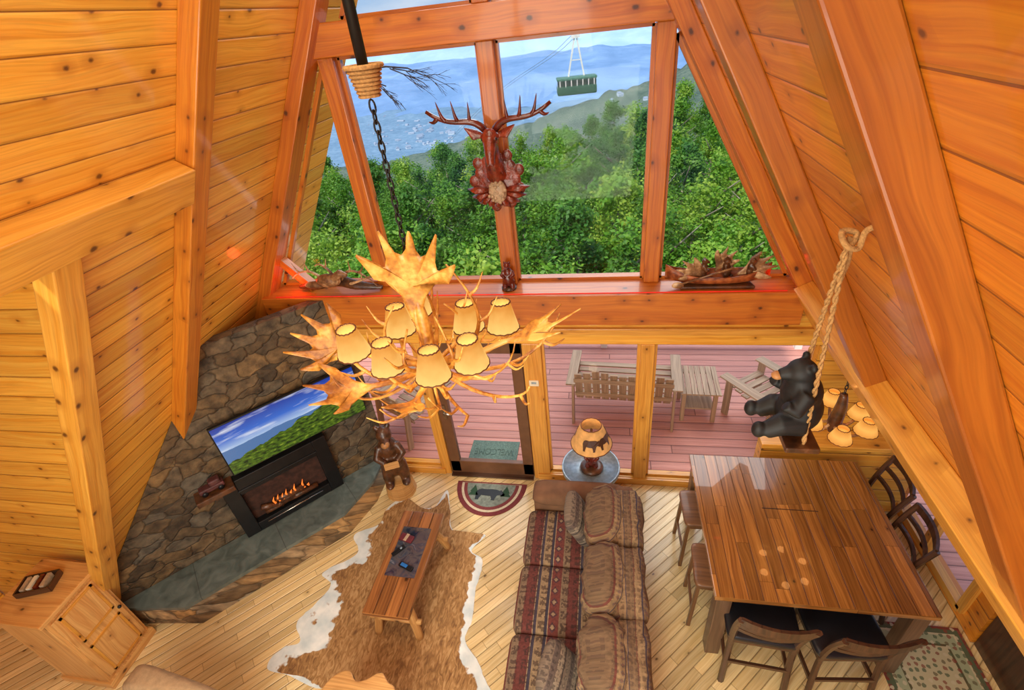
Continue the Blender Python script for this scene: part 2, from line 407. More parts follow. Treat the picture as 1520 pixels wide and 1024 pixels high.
MT['pillow']=fabric('grey_pattern_pillow',[(.3,sr(128,112,96)),(.1,sr(80,70,66)),(.3,sr(154,138,118)),(.3,sr(102,88,80))],.16,sr(80,70,66),sr(166,150,128),sr(66,56,54),.05,.6)
MT['navy']=plain('black_leather',sr(28,29,36),.35,.2)
# ------------------------------------------------ world & light
w=bpy.data.worlds.new('world'); sc.world=w; w.use_nodes=True; t=w.node_tree; t.nodes.clear()
o_=t.nodes.new('ShaderNodeOutputWorld'); bg=t.nodes.new('ShaderNodeBackground'); tc=t.nodes.new('ShaderNodeTexCoord')
sx=t.nodes.new('ShaderNodeSeparateXYZ'); t.links.new(tc.outputs['Generated'],sx.inputs[0])
rp=t.nodes.new('ShaderNodeValToRGB'); e=rp.color_ramp.elements
e[0].position=0; e[0].color=(.44,.64,.9,1); e[1].position=.35; e[1].color=(.28,.50,.9,1)
t.links.new(sx.outputs[2],rp.inputs[0])
nz=t.nodes.new('ShaderNodeTexNoise'); nz.inputs['Scale'].default_value=5; nz.inputs['Detail'].default_value=6
mp=t.nodes.new('ShaderNodeMapping'); mp.inputs['Scale'].default_value=(1,1,5); t.links.new(tc.outputs['Generated'],mp.inputs[0]); t.links.new(mp.outputs[0],nz.inputs['Vector'])
r2=t.nodes.new('ShaderNodeValToRGB'); r2.color_ramp.elements[0].position=.42; r2.color_ramp.elements[1].position=.72
t.links.new(nz.outputs[0],r2.inputs[0])
mx=t.nodes.new('ShaderNodeMix'); mx.data_type='RGBA'; t.links.new(r2.outputs[0],mx.inputs[0]); t.links.new(rp.outputs[0],mx.inputs[6]); mx.inputs[7].default_value=(.78,.87,1,1)
t.links.new(mx.outputs[2],bg.inputs[0]); bg.inputs[1].default_value=.92; t.links.new(bg.outputs[0],o_.inputs[0])
def light(name,kind,loc,power,col=(1,1,1),size=1,target=None,sizey=None):
    l=bpy.data.lights.new(name,kind); l.energy=power; l.color=col
    if kind=='AREA':
        l.size=size
        if sizey: l.shape='RECTANGLE'; l.size_y=sizey
    elif kind=='SUN': l.angle=size
    else: l.shadow_soft_size=size
    o=bpy.data.objects.new(name,l); C.objects.link(o); o.location=loc
    if target is not None:
        o.rotation_euler=(V(target)-V(loc)).to_track_quat('-Z','Y').to_euler()
    return o
light('sun','SUN',(0,0,20),3.6,(1,.96,.86),R(4),target=(7,15,0))
light('deck_fill','AREA',(.5,9.5,7.5),580,(1,.98,.92),7,target=(0,5.2,0))  # unseen fill lamp added to brighten the roof-shaded deck
light('ridge_fill','AREA',(-.86,1.6,6.1),60,(1,.95,.74),1.0,target=(-.86,2.0,0),sizey=3)  # fill added below the ridge, no fixture there; lifts the whole interior
light('loft_fill','AREA',(-1.5,-2.2,4.9),118,(1,.96,.80),2.4,target=(-2.0,3.2,1.6))  # unseen fill added behind the camera to brighten the room
light('under_loft_fill','AREA',(-.9,-1.0,2.6),135,(1,.95,.80),2.8,target=(-.9,3.0,.3))  # added low fill for the floor that the loft would otherwise shade
# ------------------------------------------------ shell
SL=.569; KL=math.sqrt(1+SL*SL); XLF=-4.706; XRF=2.987; XC=(XLF+XRF)/2; APEX=(XRF-XLF)/2/SL
def XL(z): return XLF+SL*z
def XR(z): return XRF-SL*z
uL=V((SL,0,1)).normalized(); uR=V((-SL,0,1)).normalized()
ML=Matrix((V((0,1,0)),uL,V((0,1,0)).cross(uL))).transposed().to_4x4(); ML.translation=V((XLF,0,0))   # +z inward
MR=Matrix((V((0,1,0)),uR,V((0,1,0)).cross(uR))).transposed().to_4x4(); MR.translation=V((XRF,0,0))   # +z outward
PD=.12
aA=(APEX+.2)*KL
BZ=3.86
YB=-7.0
YW=3.94; YG=4.16
m=MB(); m.prism([(YB,BZ*KL),(1.87,BZ*KL),(1.87,aA),(YB,aA)],-PD-.12,-PD,ML); m.prism([(1.87,-.1),(4.9,-.1),(4.9,aA),(1.87,aA)],-PD-.12,-PD,ML)
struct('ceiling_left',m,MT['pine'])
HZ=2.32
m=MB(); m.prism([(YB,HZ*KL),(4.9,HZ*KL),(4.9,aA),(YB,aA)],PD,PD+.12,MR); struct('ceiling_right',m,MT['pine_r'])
m=MB(); m.prism([(-6.2,YB),(3.1,YB),(3.1,4.06),(-6.2,4.06)],-.15,0); struct('floor',m,MT['floor'])
MY=Matrix(((1,0,0,0),(0,0,1,0),(0,1,0,0),(0,0,0,1)))   # local (x,z) -> world x,z ; local z -> y
m=MB(); m.prism([(XLF-.1,0),(-6.2,0),(-6.2,3.9),(XL(3.9)-.1,3.9)],1.91,1.97,MY); struct('wall_alcove',m,MT['pine'])
m=MB(); m.box((-6.15,(YB+1.9)/2,1.95),(.1,1.9-YB,3.9),rnd=False); struct('wall_left',m,MT['pine'])
m=MB(); m.box((-4.5,(YB+1.9)/2,3.92),(3.4,1.9-YB,.1),rnd=False); struct('ceiling_alcove',m,MT['pine'])
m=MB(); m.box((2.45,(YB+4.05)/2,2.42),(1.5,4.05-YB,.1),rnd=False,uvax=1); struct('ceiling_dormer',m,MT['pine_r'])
def slopebar(name,side,y0,y1,z0,z1,mat,d=PD,prot=0,swap=True):
    m=MB()
    if side<0: m.prism([(y0,z0*KL),(y1,z0*KL),(y1,z1*KL),(y0,z1*KL)],-d,prot,ML,swap=swap,uvrnd=True)
    else: m.prism([(y0,z0*KL),(y1,z0*KL),(y1,z1*KL),(y0,z1*KL)],-prot,d,MR,swap=swap,uvrnd=True)
    return struct(name,m,mat,bevel=.008)
k=1
for side,y0,y1,z0,z1,mt in [(-1,2.70,2.86,0,APEX,'beam'),(-1,3.90,4.10,2.2,APEX,'beamr'),(-1,1.74,1.90,0,BZ+.05,'lbeam'),(-1,.9,1.06,4.0,APEX,'beam'),
    (1,1.2,1.36,HZ,APEX,'beamd'),(1,2.6,2.76,HZ,APEX,'beamd'),(1,3.90,4.10,2.2,APEX,'beamr'),(1,-.3,-.14,HZ,APEX,'beamd')]:
    slopebar('trim_%d'%k,side,y0,y1,z0,z1,MT[mt]); k+=1
slopebar('trim_%d'%k,-1,YB,2.69,BZ-.03,4.03,MT['lbeam'],prot=.02,swap=False); k+=1
slopebar('trim_%d'%k,1,YB,3.9,HZ-.03,HZ+.22,MT['lbeam'],prot=.03,swap=False); k+=1
def beamx(x0,x1,y0,y1,z0,z1,mat):
    global k
    m=MB(); m.box(((x0+x1)/2,(y0+y1)/2,(z0+z1)/2),(x1-x0,y1-y0,z1-z0)); o=struct('trim_%d'%k,m,MT[mat],bevel=.008); k+=1; return o
beamx(XL(2.5)-.05,XR(2.5)+.05,3.84,4.28,2.21,2.52,'beamr')
beamx(XL(4.55)-.05,XR(4.55)+.05,4.0,4.22,4.47,4.69,'beamr')
m=MB()
def wb(x0,x1,z0,z1): m.box(((x0+x1)/2,4.02,(z0+z1)/2),(x1-x0,.12,z1-z0),rnd=False,uvax=0)
wb(-5.0,-2.82,0,2.21); wb(-2.82,2.95,1.93,2.21); wb(1.88,3.05,0,1.93); wb(1.6,3.05,2.21,2.4)
for a,b in ((-2.82,-1.92),(-.62,.34),(.46,1.88)): wb(a,b,0,.10)
struct('wall_back',m,MT['pine'])
for x0,x1 in ((-1.94,-1.83),(-.80,-.61),(.34,.47),(-2.84,-2.74)):
    beamx(x0,x1,3.95,4.10,.0,1.93,'trim')
m=MB(); m.box((2.23,3.84,.45),(1.40,.14,.90),rnd=False,uvax=0); struct('wall_partition',m,MT['pine'])
m=MB(); m.box((2.23,3.82,.925),(1.46,.24,.05)); struct('trim_%d'%k,m,MT['lbeam'],bevel=.006); k+=1
def zt(x): return (APEX-abs(x-XC)/SL)
for x in (-2.11,XC,.405):
    beamx(x-.065,x+.065,4.06,4.24,2.52,min(4.47,zt(x)),'beamr')
beamx(XC-.06,XC+.06,4.06,4.24,4.69,zt(XC)-.1,'beamr')
m=MB(); m.bar((XL(2.52)+.02,4.05,3.0),(XL(2.52)+.42,4.05,2.54),.07,.09,upv=(0,1,0)); struct('trim_%d'%k,m,MT['beamr']); k+=1
beamx(-3.6,1.9,3.92,3.97,2.05,2.12,'trim')
wi=1
def window(poly,y=YG,fr=None,mat='trim'):
    global wi
    m=MB(); m.prism(poly,y-.004,y+.004,MY); o=struct('window_%d'%wi,m,MT['glass']); wi+=1
    m=MB(); n=len(poly)
    for i in range(n):
        a,b=poly[i],poly[(i+1)%n]; m.bar((a[0],y,a[1]),(b[0],y,b[1]),.035,.05,upv=(0,1,0))
    m.build('window_frame',MT[mat],o); return o
zb=2.53
window([(XL(zb)+.02,zb),(-2.18,zb),(-2.18,zt(-2.18)-.02)],mat='beamr')
window([(-2.04,zb),(XC-.07,zb),(XC-.07,4.46),(-2.04,4.46)],mat='beamr')
window([(XC+.07,zb),(.33,zb),(.33,4.46),(XC+.07,4.46)],mat='beamr')
window([(.48,zb),(XR(zb)-.02,zb),(.48,zt(.48)-.02)],mat='beamr')
window([(XL(4.7)+.1,4.7),(XC-.07,4.7),(XC-.07,zt(XC-.07)-.2)],mat='beamr')
window([(XC+.07,4.7),(XR(4.7)-.1,4.7),(XC+.07,zt(XC+.07)-.2)],mat='beamr')
for a,b in ((-2.73,-1.95),(-.60,.33),(.48,1.87)):
    window([(a,.11),(b,.11),(b,1.92),(a,1.92)],y=4.02)
m=MB()
def wr(y0,y1,z0,z1): m.box((3.0,(y0+y1)/2,(z0+z1)/2),(.1,y1-y0,z1-z0),rnd=False,uvax=1)
wr(2.5,2.7,0,2.4); wr(3.86,4.0,0,2.4); wr(2.7,3.86,0,.12); wr(2.7,3.86,2.1,2.4); wr(YB,1.5,0,2.4); wr(1.5,2.5,2.05,2.4)
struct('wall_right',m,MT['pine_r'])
MX=Matrix(((0,0,1,0),(1,0,0,0),(0,1,0,0),(0,0,0,1)))   # local (y,z) -> world, local z->x
m=MB(); m.prism([(2.72,.14),(3.84,.14),(3.84,2.08),(2.72,2.08)],2.99,3.0,MX); o=struct('window_%d'%wi,m,MT['glass']); wi+=1
m=MB()
for a,b in (((2.7,.12),(3.86,.12)),((3.86,.12),(3.86,2.1)),((3.86,2.1),(2.7,2.1)),((2.7,2.1),(2.7,.12)),((3.28,.12),(3.28,2.1))):
    m.bar((2.95,a[0],a[1]),(2.95,b[0],b[1]),.07,.07,upv=(1,0,0))
m.build('window_frame',MT['trim'],o)
m=MB(); m.box((3.0,2.0,1.02),(.06,.98,2.04),rnd=False); d2=struct('door_2',m,MT['darkwood'])
m=MB(); m.prism([(1.62,.95),(2.36,.95),(2.36,1.9),(1.62,1.9)],2.955,2.965,MX); m.build('door_glass',MT['glass'],d2)
m=MB(); m.box((2.93,2.42,1.0),(.04,.03,.14)); m.tube([(2.94,2.42,1.02),(2.88,2.42,1.02),(2.88,2.32,1.02)],.009); m.build('door_handle',MT['chrome'],d2)
m=MB()
x0,x1=-1.82,-.81
m.box((x0+.06,4.0,.98),(.12,.06,1.9)); m.box((x1-.06,4.0,.98),(.12,.06,1.9)); m.box(((x0+x1)/2,4.0,1.86),(x1-x0,.06,.13)); m.box(((x0+x1)/2,4.0,.11),(x1-x0,.06,.2))
d1=struct('door_1',m,MT['bronze'],bevel=.006)
m=MB(); m.box(((x0+x1)/2,4.0,1.0),(x1-x0-.22,.01,1.64)); m.build('door_glass',MT['glass'],d1)
m=MB(); m.box((x0+.07,3.96,1.0),(.035,.02,.2)); m.tube([(x0+.07,3.96,1.0),(x0+.07,3.92,1.0),(x0+.17,3.92,1.0)],.01); m.build('door_handle',MT['chrome'],d1)
m=MB(); m.box(((x0+x1)/2,3.97,.012),(x1-x0,.12,.02)); m.build('threshold',MT['darkwood'],d1)
for a,b in ((-2.6,-1.9),(-.75,1.5)):
    m=MB(); m.box(((a+b)/2,3.945,.05),(b-a,.02,.09)); struct('baseboard_back' if a<-2 else 'baseboard_right',m,MT['trim'])
FA=V((-2.58,3.94)); FD=V((.68,.73)).normalized(); FN=V((FD.y,-FD.x))   # toward room
def fp(s,z,off=0):
    p=FA-FD*s+FN*off; return V((p.x,p.y,z))
MF=Matrix(((-FD.x,0,-FN.x,FA.x),(-FD.y,0,-FN.y,FA.y),(0,1,0,0),(0,0,0,1)))
def sx_(z): return (FA.x-(XL(z)-.13))/FD.x
m=MB(); m.prism([(0,0),(0,2.5),(sx_(2.5),2.5),(sx_(1.2),1.2),(sx_(0),0)],0,.12,MF); struct('wall_corner',m,MT['stone'])
# ------------------------------------------------ deck
m=MB(); m.prism([(-8,4.1),(8,4.1),(8,7.0),(-8,7.0)],-.16,-.03); m.prism([(3.08,-2),(8,-2),(8,4.1),(3.08,4.1)],-.16,-.03)
struct('deck',m,MT['deck'])
rl=thing('deck_railing','pale deck railing with square balusters along the far deck edge','railing',(0,6.8,-.03))
m=MB(); m.box((0,0,.95),(12,.12,.04)); m.build('top_rail',MT['white'],rl)
m=MB(); m.box((0,0,.12),(12,.05,.07)); m.build('bottom_rail',MT['white'],rl)
mb0=None
for i in range(75):
    x=-4.4+i*.12
    if mb0 is None:
        m=MB(); m.box((0,0,.53),(.04,.04,.82)); mb0=m.build('baluster',MT['white'],rl); mb0.location.x=x
    else:
        c=mb0.copy(); C.objects.link(c); c.location.x=x; c.parent=rl
for x in (-5.8,-2.9,0,2.9,5.8):
    m=MB(); m.box((x,0,.5),(.1,.1,1.0)); m.build('post',MT['white'],rl)
# ------------------------------------------------ helper shapes
BEAR2=[(-.5,.0),(-.36,.0),(-.36,.06),(-.28,.22),(-.1,.2),(.08,.2),(.14,.06),(.12,0),(.26,0),(.28,.1),(.34,.24),(.44,.26),(.52,.2),(.62,.22),(.64,.3),(.54,.4),(.5,.46),(.46,.5),(.42,.45),(.3,.5),(.1,.52),(-.1,.5),(-.3,.52),(-.44,.46),(-.52,.32),(-.5,.16)]
def bez(p,t):
    a,b,c,d=[V(q) for q in p]; s=1-t
    return a*s**3+b*3*s*s*t+c*3*s*t*t+d*t**3
def antler(mb,p,r0,tines=(),n=12,r1=.35):
    P=[bez(p,i/n) for i in range(n+1)]
    mb.tube(P,[r0*(1+(r1-1)*i/n) for i in range(n+1)],7)
    for t_,v in tines:
        b=bez(p,t_); v=V(v); mid=b+v*.5-V((0,0,.16*v.length))
        mb.tube(cr([b,mid,b+v+V((0,0,.15*v.length))],4),[r0*.7,r0*.5,.002],6)
def palm(mb,base,axis,nrm,L,fingers,th=.010,bend=.5,w_=.42):
    """moose palm: a thin curved blade whose rim runs out into tapering points"""
    x=V(axis).normalized(); z=V(nrm); z=(z-x*z.dot(x)).normalized(); y=z.cross(x); b=V(base)
    def P(px,py,o=0): 
        r2_=px*px+py*py*2.4; return b+x*px*L+y*py*L+z*(bend*r2_*L*.6+o)
    rim=[(-.02,-.03),(.14,-.08),(.26,-.42*w_),(.42,-.85*w_)]
    fs_=sorted(fingers)
    for i,(a,l) in enumerate(fs_):
        k_=w_*2.0
        def q(r,da): return (r*math.cos(R(a+da)),r*math.sin(R(a+da))*k_)
        rim+=[q(.74,-6),q(.86,-3.2),q(l,-.8),q(l,.8),q(.86,3.2),q(.74,6)]
        if i<len(fs_)-1:
            a2=(a+fs_[i+1][0])/2; rim.append((.69*math.cos(R(a2)),.69*math.sin(R(a2))*k_))
    rim+=[(.42,.85*w_),(.26,.42*w_),(.14,.08),(-.02,.03)]
    out=rim; n=len(out); K=5; vs=[];fs=[]
    for sg in (1,-1):
        for k_ in range(K+1):
            f=k_/K
            for (px,py) in out:
                qx=.36+(px-.36)*f; qy=py*f
                vs.append(P(qx,qy,sg*th/2*(1.2 if k_<K-1 else (.8 if k_<K else .35))))
    N_=(K+1)*n
    for s_ in (0,1):
        for k_ in range(K):
            for i in range(n):
                j=(i+1)%n; q=[s_*N_+k_*n+i,s_*N_+k_*n+j,s_*N_+(k_+1)*n+j,s_*N_+(k_+1)*n+i]; fs.append(q if s_ else q[::-1])
    for i in range(n):
        j=(i+1)%n; fs.append([K*n+i,K*n+j,N_+K*n+j,N_+K*n+i])
    mb.add(vs,fs,None,True)
def ring(mbname,mat,parent,rr,zz,T=I4,r=.0035,n=28,cxy=(0,0)):
    m=MB(); m.tube([T@V((cxy[0]+rr*math.cos(2*PI*q/n),cxy[1]+rr*math.sin(2*PI*q/n),zz+(.002 if q%2 else -.002))) for q in range(n+1)],r,5); return m.build(mbname,mat,parent)
# ------------------------------------------------ chandelier
cx,cy=-.90,2.02
ch=thing('antler_chandelier','large antler chandelier with eight glowing parchment shades hanging over the living room','chandelier',(cx,cy,3.05))
O=V((cx,cy,3.05))
def loc(p): return V(p)-O
spots=[(745,468,3.28),(693,468,3.28),(697,522,3.27),(640,540,3.26),(572,528,3.27),(520,507,3.29),(590,474,3.28),(617,446,3.30)]
SP=[loc(at(u,v,z=z)) for u,v,z in spots]
m=MB(); m.tube([(0,0,1.40),(0,0,3.45)],.022,10); m.build('rod',MT['black'],ch)
m=MB(); m.lathe([(.0,1.34),(.038,1.34),(.042,1.36),(.060,1.43),(.064,1.445),(.0,1.445)],seg=20)
for i in range(7): m.tube([( (.040+.0036*i)*math.cos(a),(.040+.0036*i)*math.sin(a),1.345+i*.014) for a in [2*PI*q/20 for q in range(21)]],.006,5)
m.tube([(.070*math.cos(a),.070*math.sin(a),1.445) for a in [2*PI*q/20 for q in range(21)]],.009,6)
m.build('wicker_cup',MT['rope'],ch)
m=MB(); z=1.33; i=0
while z>.62:
    a=(i%2)*PI/2; pts=[(math.cos(a)*.012*math.cos(q),math.sin(a)*.012*math.cos(q),z-.024+.026*math.sin(q)) for q in [2*PI*j/12 for j in range(13)]]
    m.tube(pts,.0042,5); z-=.038; i+=1
m.tube([(0,0,.66),(.01,0,.5),(0,0,.2)],.008,6)
m.build('chain',MT['black'],ch)
m=MB(); m.tube([(0,0,.45),(.01,.0,.3),(0,0,.1),(0,0,-.02)],[.02,.034,.040,.03],10); m.ell((0,0,0),(.05,.05,.035)); m.build('hub',MT['antler'],ch,remesh=.006)
for i,p in enumerate(SP):
    d=V((p.x,p.y,0)); r=d.length; d.normalize(); sd=V((-d.y,d.x,0))
    foot=V((p.x,p.y,.10+.01*(i%3)))
    m=MB(); 
    antler(m,[(0,0,.10),d*.12+V((0,0,-.06)),d*(r*.75)+sd*.06+V((0,0,-.03)),foot+d*.02],.017,
        [(.5,d*.07+sd*.08+V((0,0,.05))),(.85,d*.14+sd*.03+V((0,0,.02)))],r1=.6)
    m.build('antler_arm',MT['antler'],ch)
    m=MB(); m.lathe([(.0,0),(.024,0),(.028,.02),(.02,.025),(.011,.03),(.011,.10),(0,.10)],Matrix.Translation(foot),12); m.build('candle_holder',MT['antler'],ch)
    tilt=Matrix.Translation((p.x,p.y,p.z))@Matrix.Rotation(R(4*((i%3)-1)),4,'X')
    m=MB(); m.lathe([(.088,-.075),(.086,-.07),(.050,.075),(.047,.078),(.047,.07),(.083,-.072)],tilt,24); s_=m.build('lamp_shade',MT['shade'],ch)
    ring('lacing',MT['stitch'],s_,.088,-.075,tilt,r=.004); ring('lacing',MT['stitch'],s_,.050,.077,tilt,r=.004)
    light('shade_bulb','POINT',(p.x+cx,p.y+cy,p.z+3.05-.01),1.5,(1,.70,.38),.028)
def dirv(a,z=0): return V((math.cos(R(a)),math.sin(R(a)),z))
for a,L,zz,rr in ((12,.70,.24,.017),(45,.42,.1,.012),(-8,.46,.2,.012),(-28,.60,.10,.015),(-62,.44,.04,.013),(-85,.34,.10,.011),(-120,.40,.06,.012),(-160,.50,.14,.013),(150,.46,.14,.013),(100,.40,.12,.011)):
    d=dirv(a); sd=dirv(a+90); m=MB()
    antler(m,[(0,0,.08),d*L*.4+V((0,0,-.12)),d*L*.85+sd*.14+V((0,0,-.10)),d*L+sd*.06+V((0,0,zz))],rr,
       [(.5,d*.10-sd*.09+V((0,0,.08))),(.78,d*.11-sd*.07+V((0,0,.03)))],r1=.3)
    m.build('antler',MT['antler'],ch)
for a,L,h in ((20,.24,.60),(-40,.20,.40),(90,.15,.48),(175,.2,.40),(-110,.16,.34),(50,.2,.36)):
    d=dirv(a); m=MB()
    antler(m,[(0,0,.05),d*L*1.6+V((0,0,.12)),d*L*1.3+V((0,0,h*.6)),d*L*.7+V((0,0,h))],.015,[(.5,d*.11+V((0,0,.10))),(.75,d*.08+V((0,0,.09)))],r1=.3)
    m.build('antler',MT['antler'],ch)
for base,ax,nr,L,fg,w_ in (((-.02,-.02,.34),(.10,.1,1),(.25,-1,.3),.53,[(-50,.96),(-28,1.02),(-4,.92),(22,1.0),(46,1.04)],.27),
                       ((-.36,-.02,.13),(-1,.08,.2),(.1,-.6,1),.38,[(-46,.96),(-20,1.0),(4,.98),(28,1.04),(50,.94)],.36),
                       ((-.26,-.16,.03),(-1,-.62,.02),(0,-.4,1),.34,[(-42,.96),(-12,1.0),(18,1.0),(46,.94)],.36),
                       ((-.02,-.20,.0),(.0,-1,.04),(0,-.2,1),.26,[(-40,.96),(0,1.02),(35,.98)],.34),
                       ((.40,.10,.14),(1,.2,.18),(0,-.5,1),.34,[(-34,1.0),(-6,1.2),(26,1.04)],.22)):
    m=MB(); palm(m,base,ax,nr,L,fg,w_=w_); m.tube([(0,0,.05),V(base)*.6,base,V(base)+V(ax).normalized()*.12],[.020,.017,.015,.008],8)
    m.build('moose_antler',MT['antler'],ch)
# ------------------------------------------------ deer plaque
P0=V((XC,4.04,3.50))
dh=thing('deer_head_plaque','carved mahogany deer head plaque with antlers on the central window post','wall plaque',P0)
m=MB()
for i in range(18):
    a=2*PI*i/18; rr=.165+.05*(i%2); 
    m.ell((rr*math.cos(a)*.9,-.03,rr*math.sin(a)*1.0),(.045,.018,.05),I4,10,6)
m.ell((0,-.03,0),(.18,.022,.19),seg=20)
m.build('leaf_plaque',MT['redwood'],dh,remesh=.006,smooth=2)
m=MB()
m.tube(cr([(0,-.03,.04),(0,-.10,.14),(0,-.13,.24),(0,-.13,.33)],4),[.085,.07,.058,.056],12)
m.ell((0,-.14,.34),(.068,.055,.08)); m.tube([(0,-.15,.34),(0,-.2,.25),(0,-.22,.165)],[.058,.042,.034],12)
for s_ in (-1,1):
    m.tube([(s_*.04,-.12,.36),(s_*.12,-.12,.37),(s_*.2,-.12,.43)],[.016,.05,.006],8,flat=.35)
    m.ell((s_*.05,-.18,.345),(.012,.012,.012)); m.ell((s_*.018,-.245,.165),(.01,.008,.008))
m.build('deer_head',MT['redwood'],dh,remesh=.006)
for s_ in (-1,1):
    m=MB(); m.ell((s_*.052,-.182,.345),(.011,.008,.011),seg=10,rings=8); m.build('eye',MT['black'],dh)
for s_ in (-1,1):
    m=MB(); antler(m,[(s_*.04,-.11,.40),(s_*.16,-.13,.54),(s_*.26,-.15,.40),(s_*.47,-.13,.56)],.028,
      [(.30,(s_*-.01,-.02,.12)),(.52,(s_*.03,-.03,.13)),(.74,(s_*.05,-.02,.12)),(.86,(s_*.07,0,-.03))],r1=.5)
    m.build('antler',MT['darkred'],dh)
m=MB()
for i in range(26):
    a=i*2.4; rr=.014*math.sqrt(i)+.0; m.ell((rr*math.cos(a),-.095-.01*math.cos(i),-.08+rr*math.sin(a)*1.3),.015,seg=8,rings=6)
m.ell((0,-.075,-.08),(.075,.035,.1)); m.build('bead_cluster',MT['bead'],dh)
m=MB()
for i in range(9):
    a=R(188+i*20.5); m.tube([(.06*math.cos(a),-.06,-.06+.06*math.sin(a)),(.18*math.cos(a),-.075,-.04+.15*math.sin(a)),(.26*math.cos(a),-.04,-.03+.2*math.sin(a))],[.016,.036,.005],8,flat=.4)
m.build('oak_leaves',MT['redwood'],dh)
def bear_standing(m,h,w=1.0):
    q=h
    m.ell((0,0,.33*q),(.17*q*w,.16*q*w,.25*q)); m.ell((0,0,.55*q),(.15*q*w,.13*q*w,.18*q)); m.ell((0,-.02*q,.8*q),(.115*q*w,.12*q*w,.115*q))
    m.tube([(0,-.08*q,.78*q),(0,-.2*q,.755*q)],[.065*q*w,.045*q*w],10)
    for s in (-1,1):
        m.ell((s*.085*q*w,.0,.9*q),(.04*q*w,.03*q,.04*q),seg=10,rings=8)
        m.tube([(s*.12*q*w,-.02*q,.62*q),(s*.19*q*w,-.09*q,.5*q),(s*.08*q*w,-.19*q*w,.45*q)],[.06*q*w,.055*q*w,.045*q*w],10)
        m.tube([(s*.09*q*w,0,.28*q),(s*.12*q*w,-.04*q,.12*q),(s*.12*q*w,-.05*q,.03*q)],[.1*q*w,.085*q*w,.075*q*w],10)
        m.ell((s*.12*q*w,-.12*q*w,.035*q),(.07*q*w,.11*q*w,.04*q),seg=10,rings=8)
tb=thing('carved_bear','small dark carved bear climbing the foot of the central window post','carved bear',(XC,3.99,2.52))
m=MB(); bear_standing(m,.29); m.build('body',MT['darkred'],tb,remesh=.006)
m=MB(); m.lathe([(0,0),(.07,0),(.07,.02),(0,.02)],Matrix.Translation((0,0,0)),16); m.build('base',MT['darkwood'],tb)
dl=thing('driftwood_sculpture','carved animal and antler driftwood piece on the left end of the ledge','sculpture',(-2.56,4.0,2.52))
m=MB(); m.tube(cr([(-.42,0,.05),(-.2,-.03,.08),(0,.02,.1),(.2,-.02,.07),(.46,0,.03)],4),[.02,.05,.06,.05,.02],10,flat=.7); m.build('driftwood',MT['bearwood'],dl,remesh=.007)
for p_,tn in (([(-.1,0,.08),(-.2,-.05,.28),(-.34,0,.24),(-.44,-.03,.16)],[(.4,(-.02,-.02,.1)),(.7,(-.06,0,.08))]),([(.05,0,.1),(.15,-.05,.30),(.28,0,.22),(.42,-.03,.06)],[(.4,(.02,-.02,.1)),(.6,(.08,0,.08))]),([(0,0,.1),(.0,-.05,.26),(-.1,-.04,.34),(-.16,-.03,.28)],[(.5,(.05,-.02,.08))]),([(.1,0,.06),(.2,-.08,.12),(.32,-.08,.14),(.44,-.06,.20)],[(.6,(.03,-.02,.08))])):
    m=MB(); antler(m,p_,.017,tn); m.build('antler',MT['antler2'],dl)
m=MB(); m.ell((-.05,-.06,.14),(.13,.055,.07)); m.tube([(.02,-.06,.16),(.1,-.07,.22),(.17,-.08,.2)],[.045,.038,.02],10); m.ell((-.2,-.07,.10),(.11,.035,.04)); m.build('carved_animal',MT['antler2'],dl,remesh=.007)
cn=thing('bear_canoe','carved canoe carrying wooden bears on the right end of the ledge','sculpture',(.93,4.0,2.52))
m=MB(); N=14; vs=[];fs=[]
for i in range(N+1):
    t_=i/N*2-1; x=t_*.42; w_=.10*(1-abs(t_)**2.2)+.004; top=.11+.09*abs(t_)**3; bot=.02+.05*abs(t_)**3
    for j in range(9):
        a=PI+PI*j/8; vs.append((x,w_*math.cos(a),top+(top-bot)*math.sin(a)))
for i in range(N):
    for j in range(8): fs.append([i*9+j,(i+1)*9+j,(i+1)*9+j+1,i*9+j+1])
m.add(vs,fs,None,True); o=m.build('canoe_hull',MT['canoe'],cn); md=o.modifiers.new('s','SOLIDIFY'); md.thickness=.012
for x,rz_ in ((-.12,90),(.08,60),(.24,100)):
    m2=MB(); bear_standing(m2,.23); m2.xf(TR((x,0,.07),R(rz_),0,R(-18))); m2.build('carved_bear',MT['bearwood'],cn,remesh=.006)
m=MB(); m.tube([(-.3,-.1,.06),(.1,-.13,.22)],.008,6); m.ell((-.32,-.1,.05),(.05,.012,.03)); m.build('paddle',MT['antler2'],cn)
m=MB(); m.prism([(-.3,-.09),(.3,-.09),(.26,.09),(-.26,.09)],0,.03); m.build('base',MT['bearwood'],cn,bevel=.01)
for b_,a_,l_ in (((.16,-.04,.12),(.9,0,.4),.30),((-.02,-.02,.14),(.5,0,.9),.24),((-.1,-.05,.1),(-.8,0,.5),.26)):
    m=MB(); palm(m,b_,a_,(0,-1,0),l_,[(-35,.9),(-10,1),(15,1),(38,.9)],bend=.2,w_=.4); m.build('carved_wing',MT['antler2'],cn)
m=MB(); m.tube([(XL(2.5)+.1,3.87,2.524),(XC,3.87,2.524),(XR(2.5)-.1,3.87,2.524)],.004,6); tag(m.build('rope_light',MT['redlight']),'thin glowing red rope light running along the ledge under the tall windows','light')
light('red_glow','POINT',(XL(2.6)+.25,3.95,2.66),1.6,(1,.05,.02),.05); light('red_glow_right','POINT',(XR(2.6)-.15,3.95,2.64),.35,(1,.05,.02),.05)
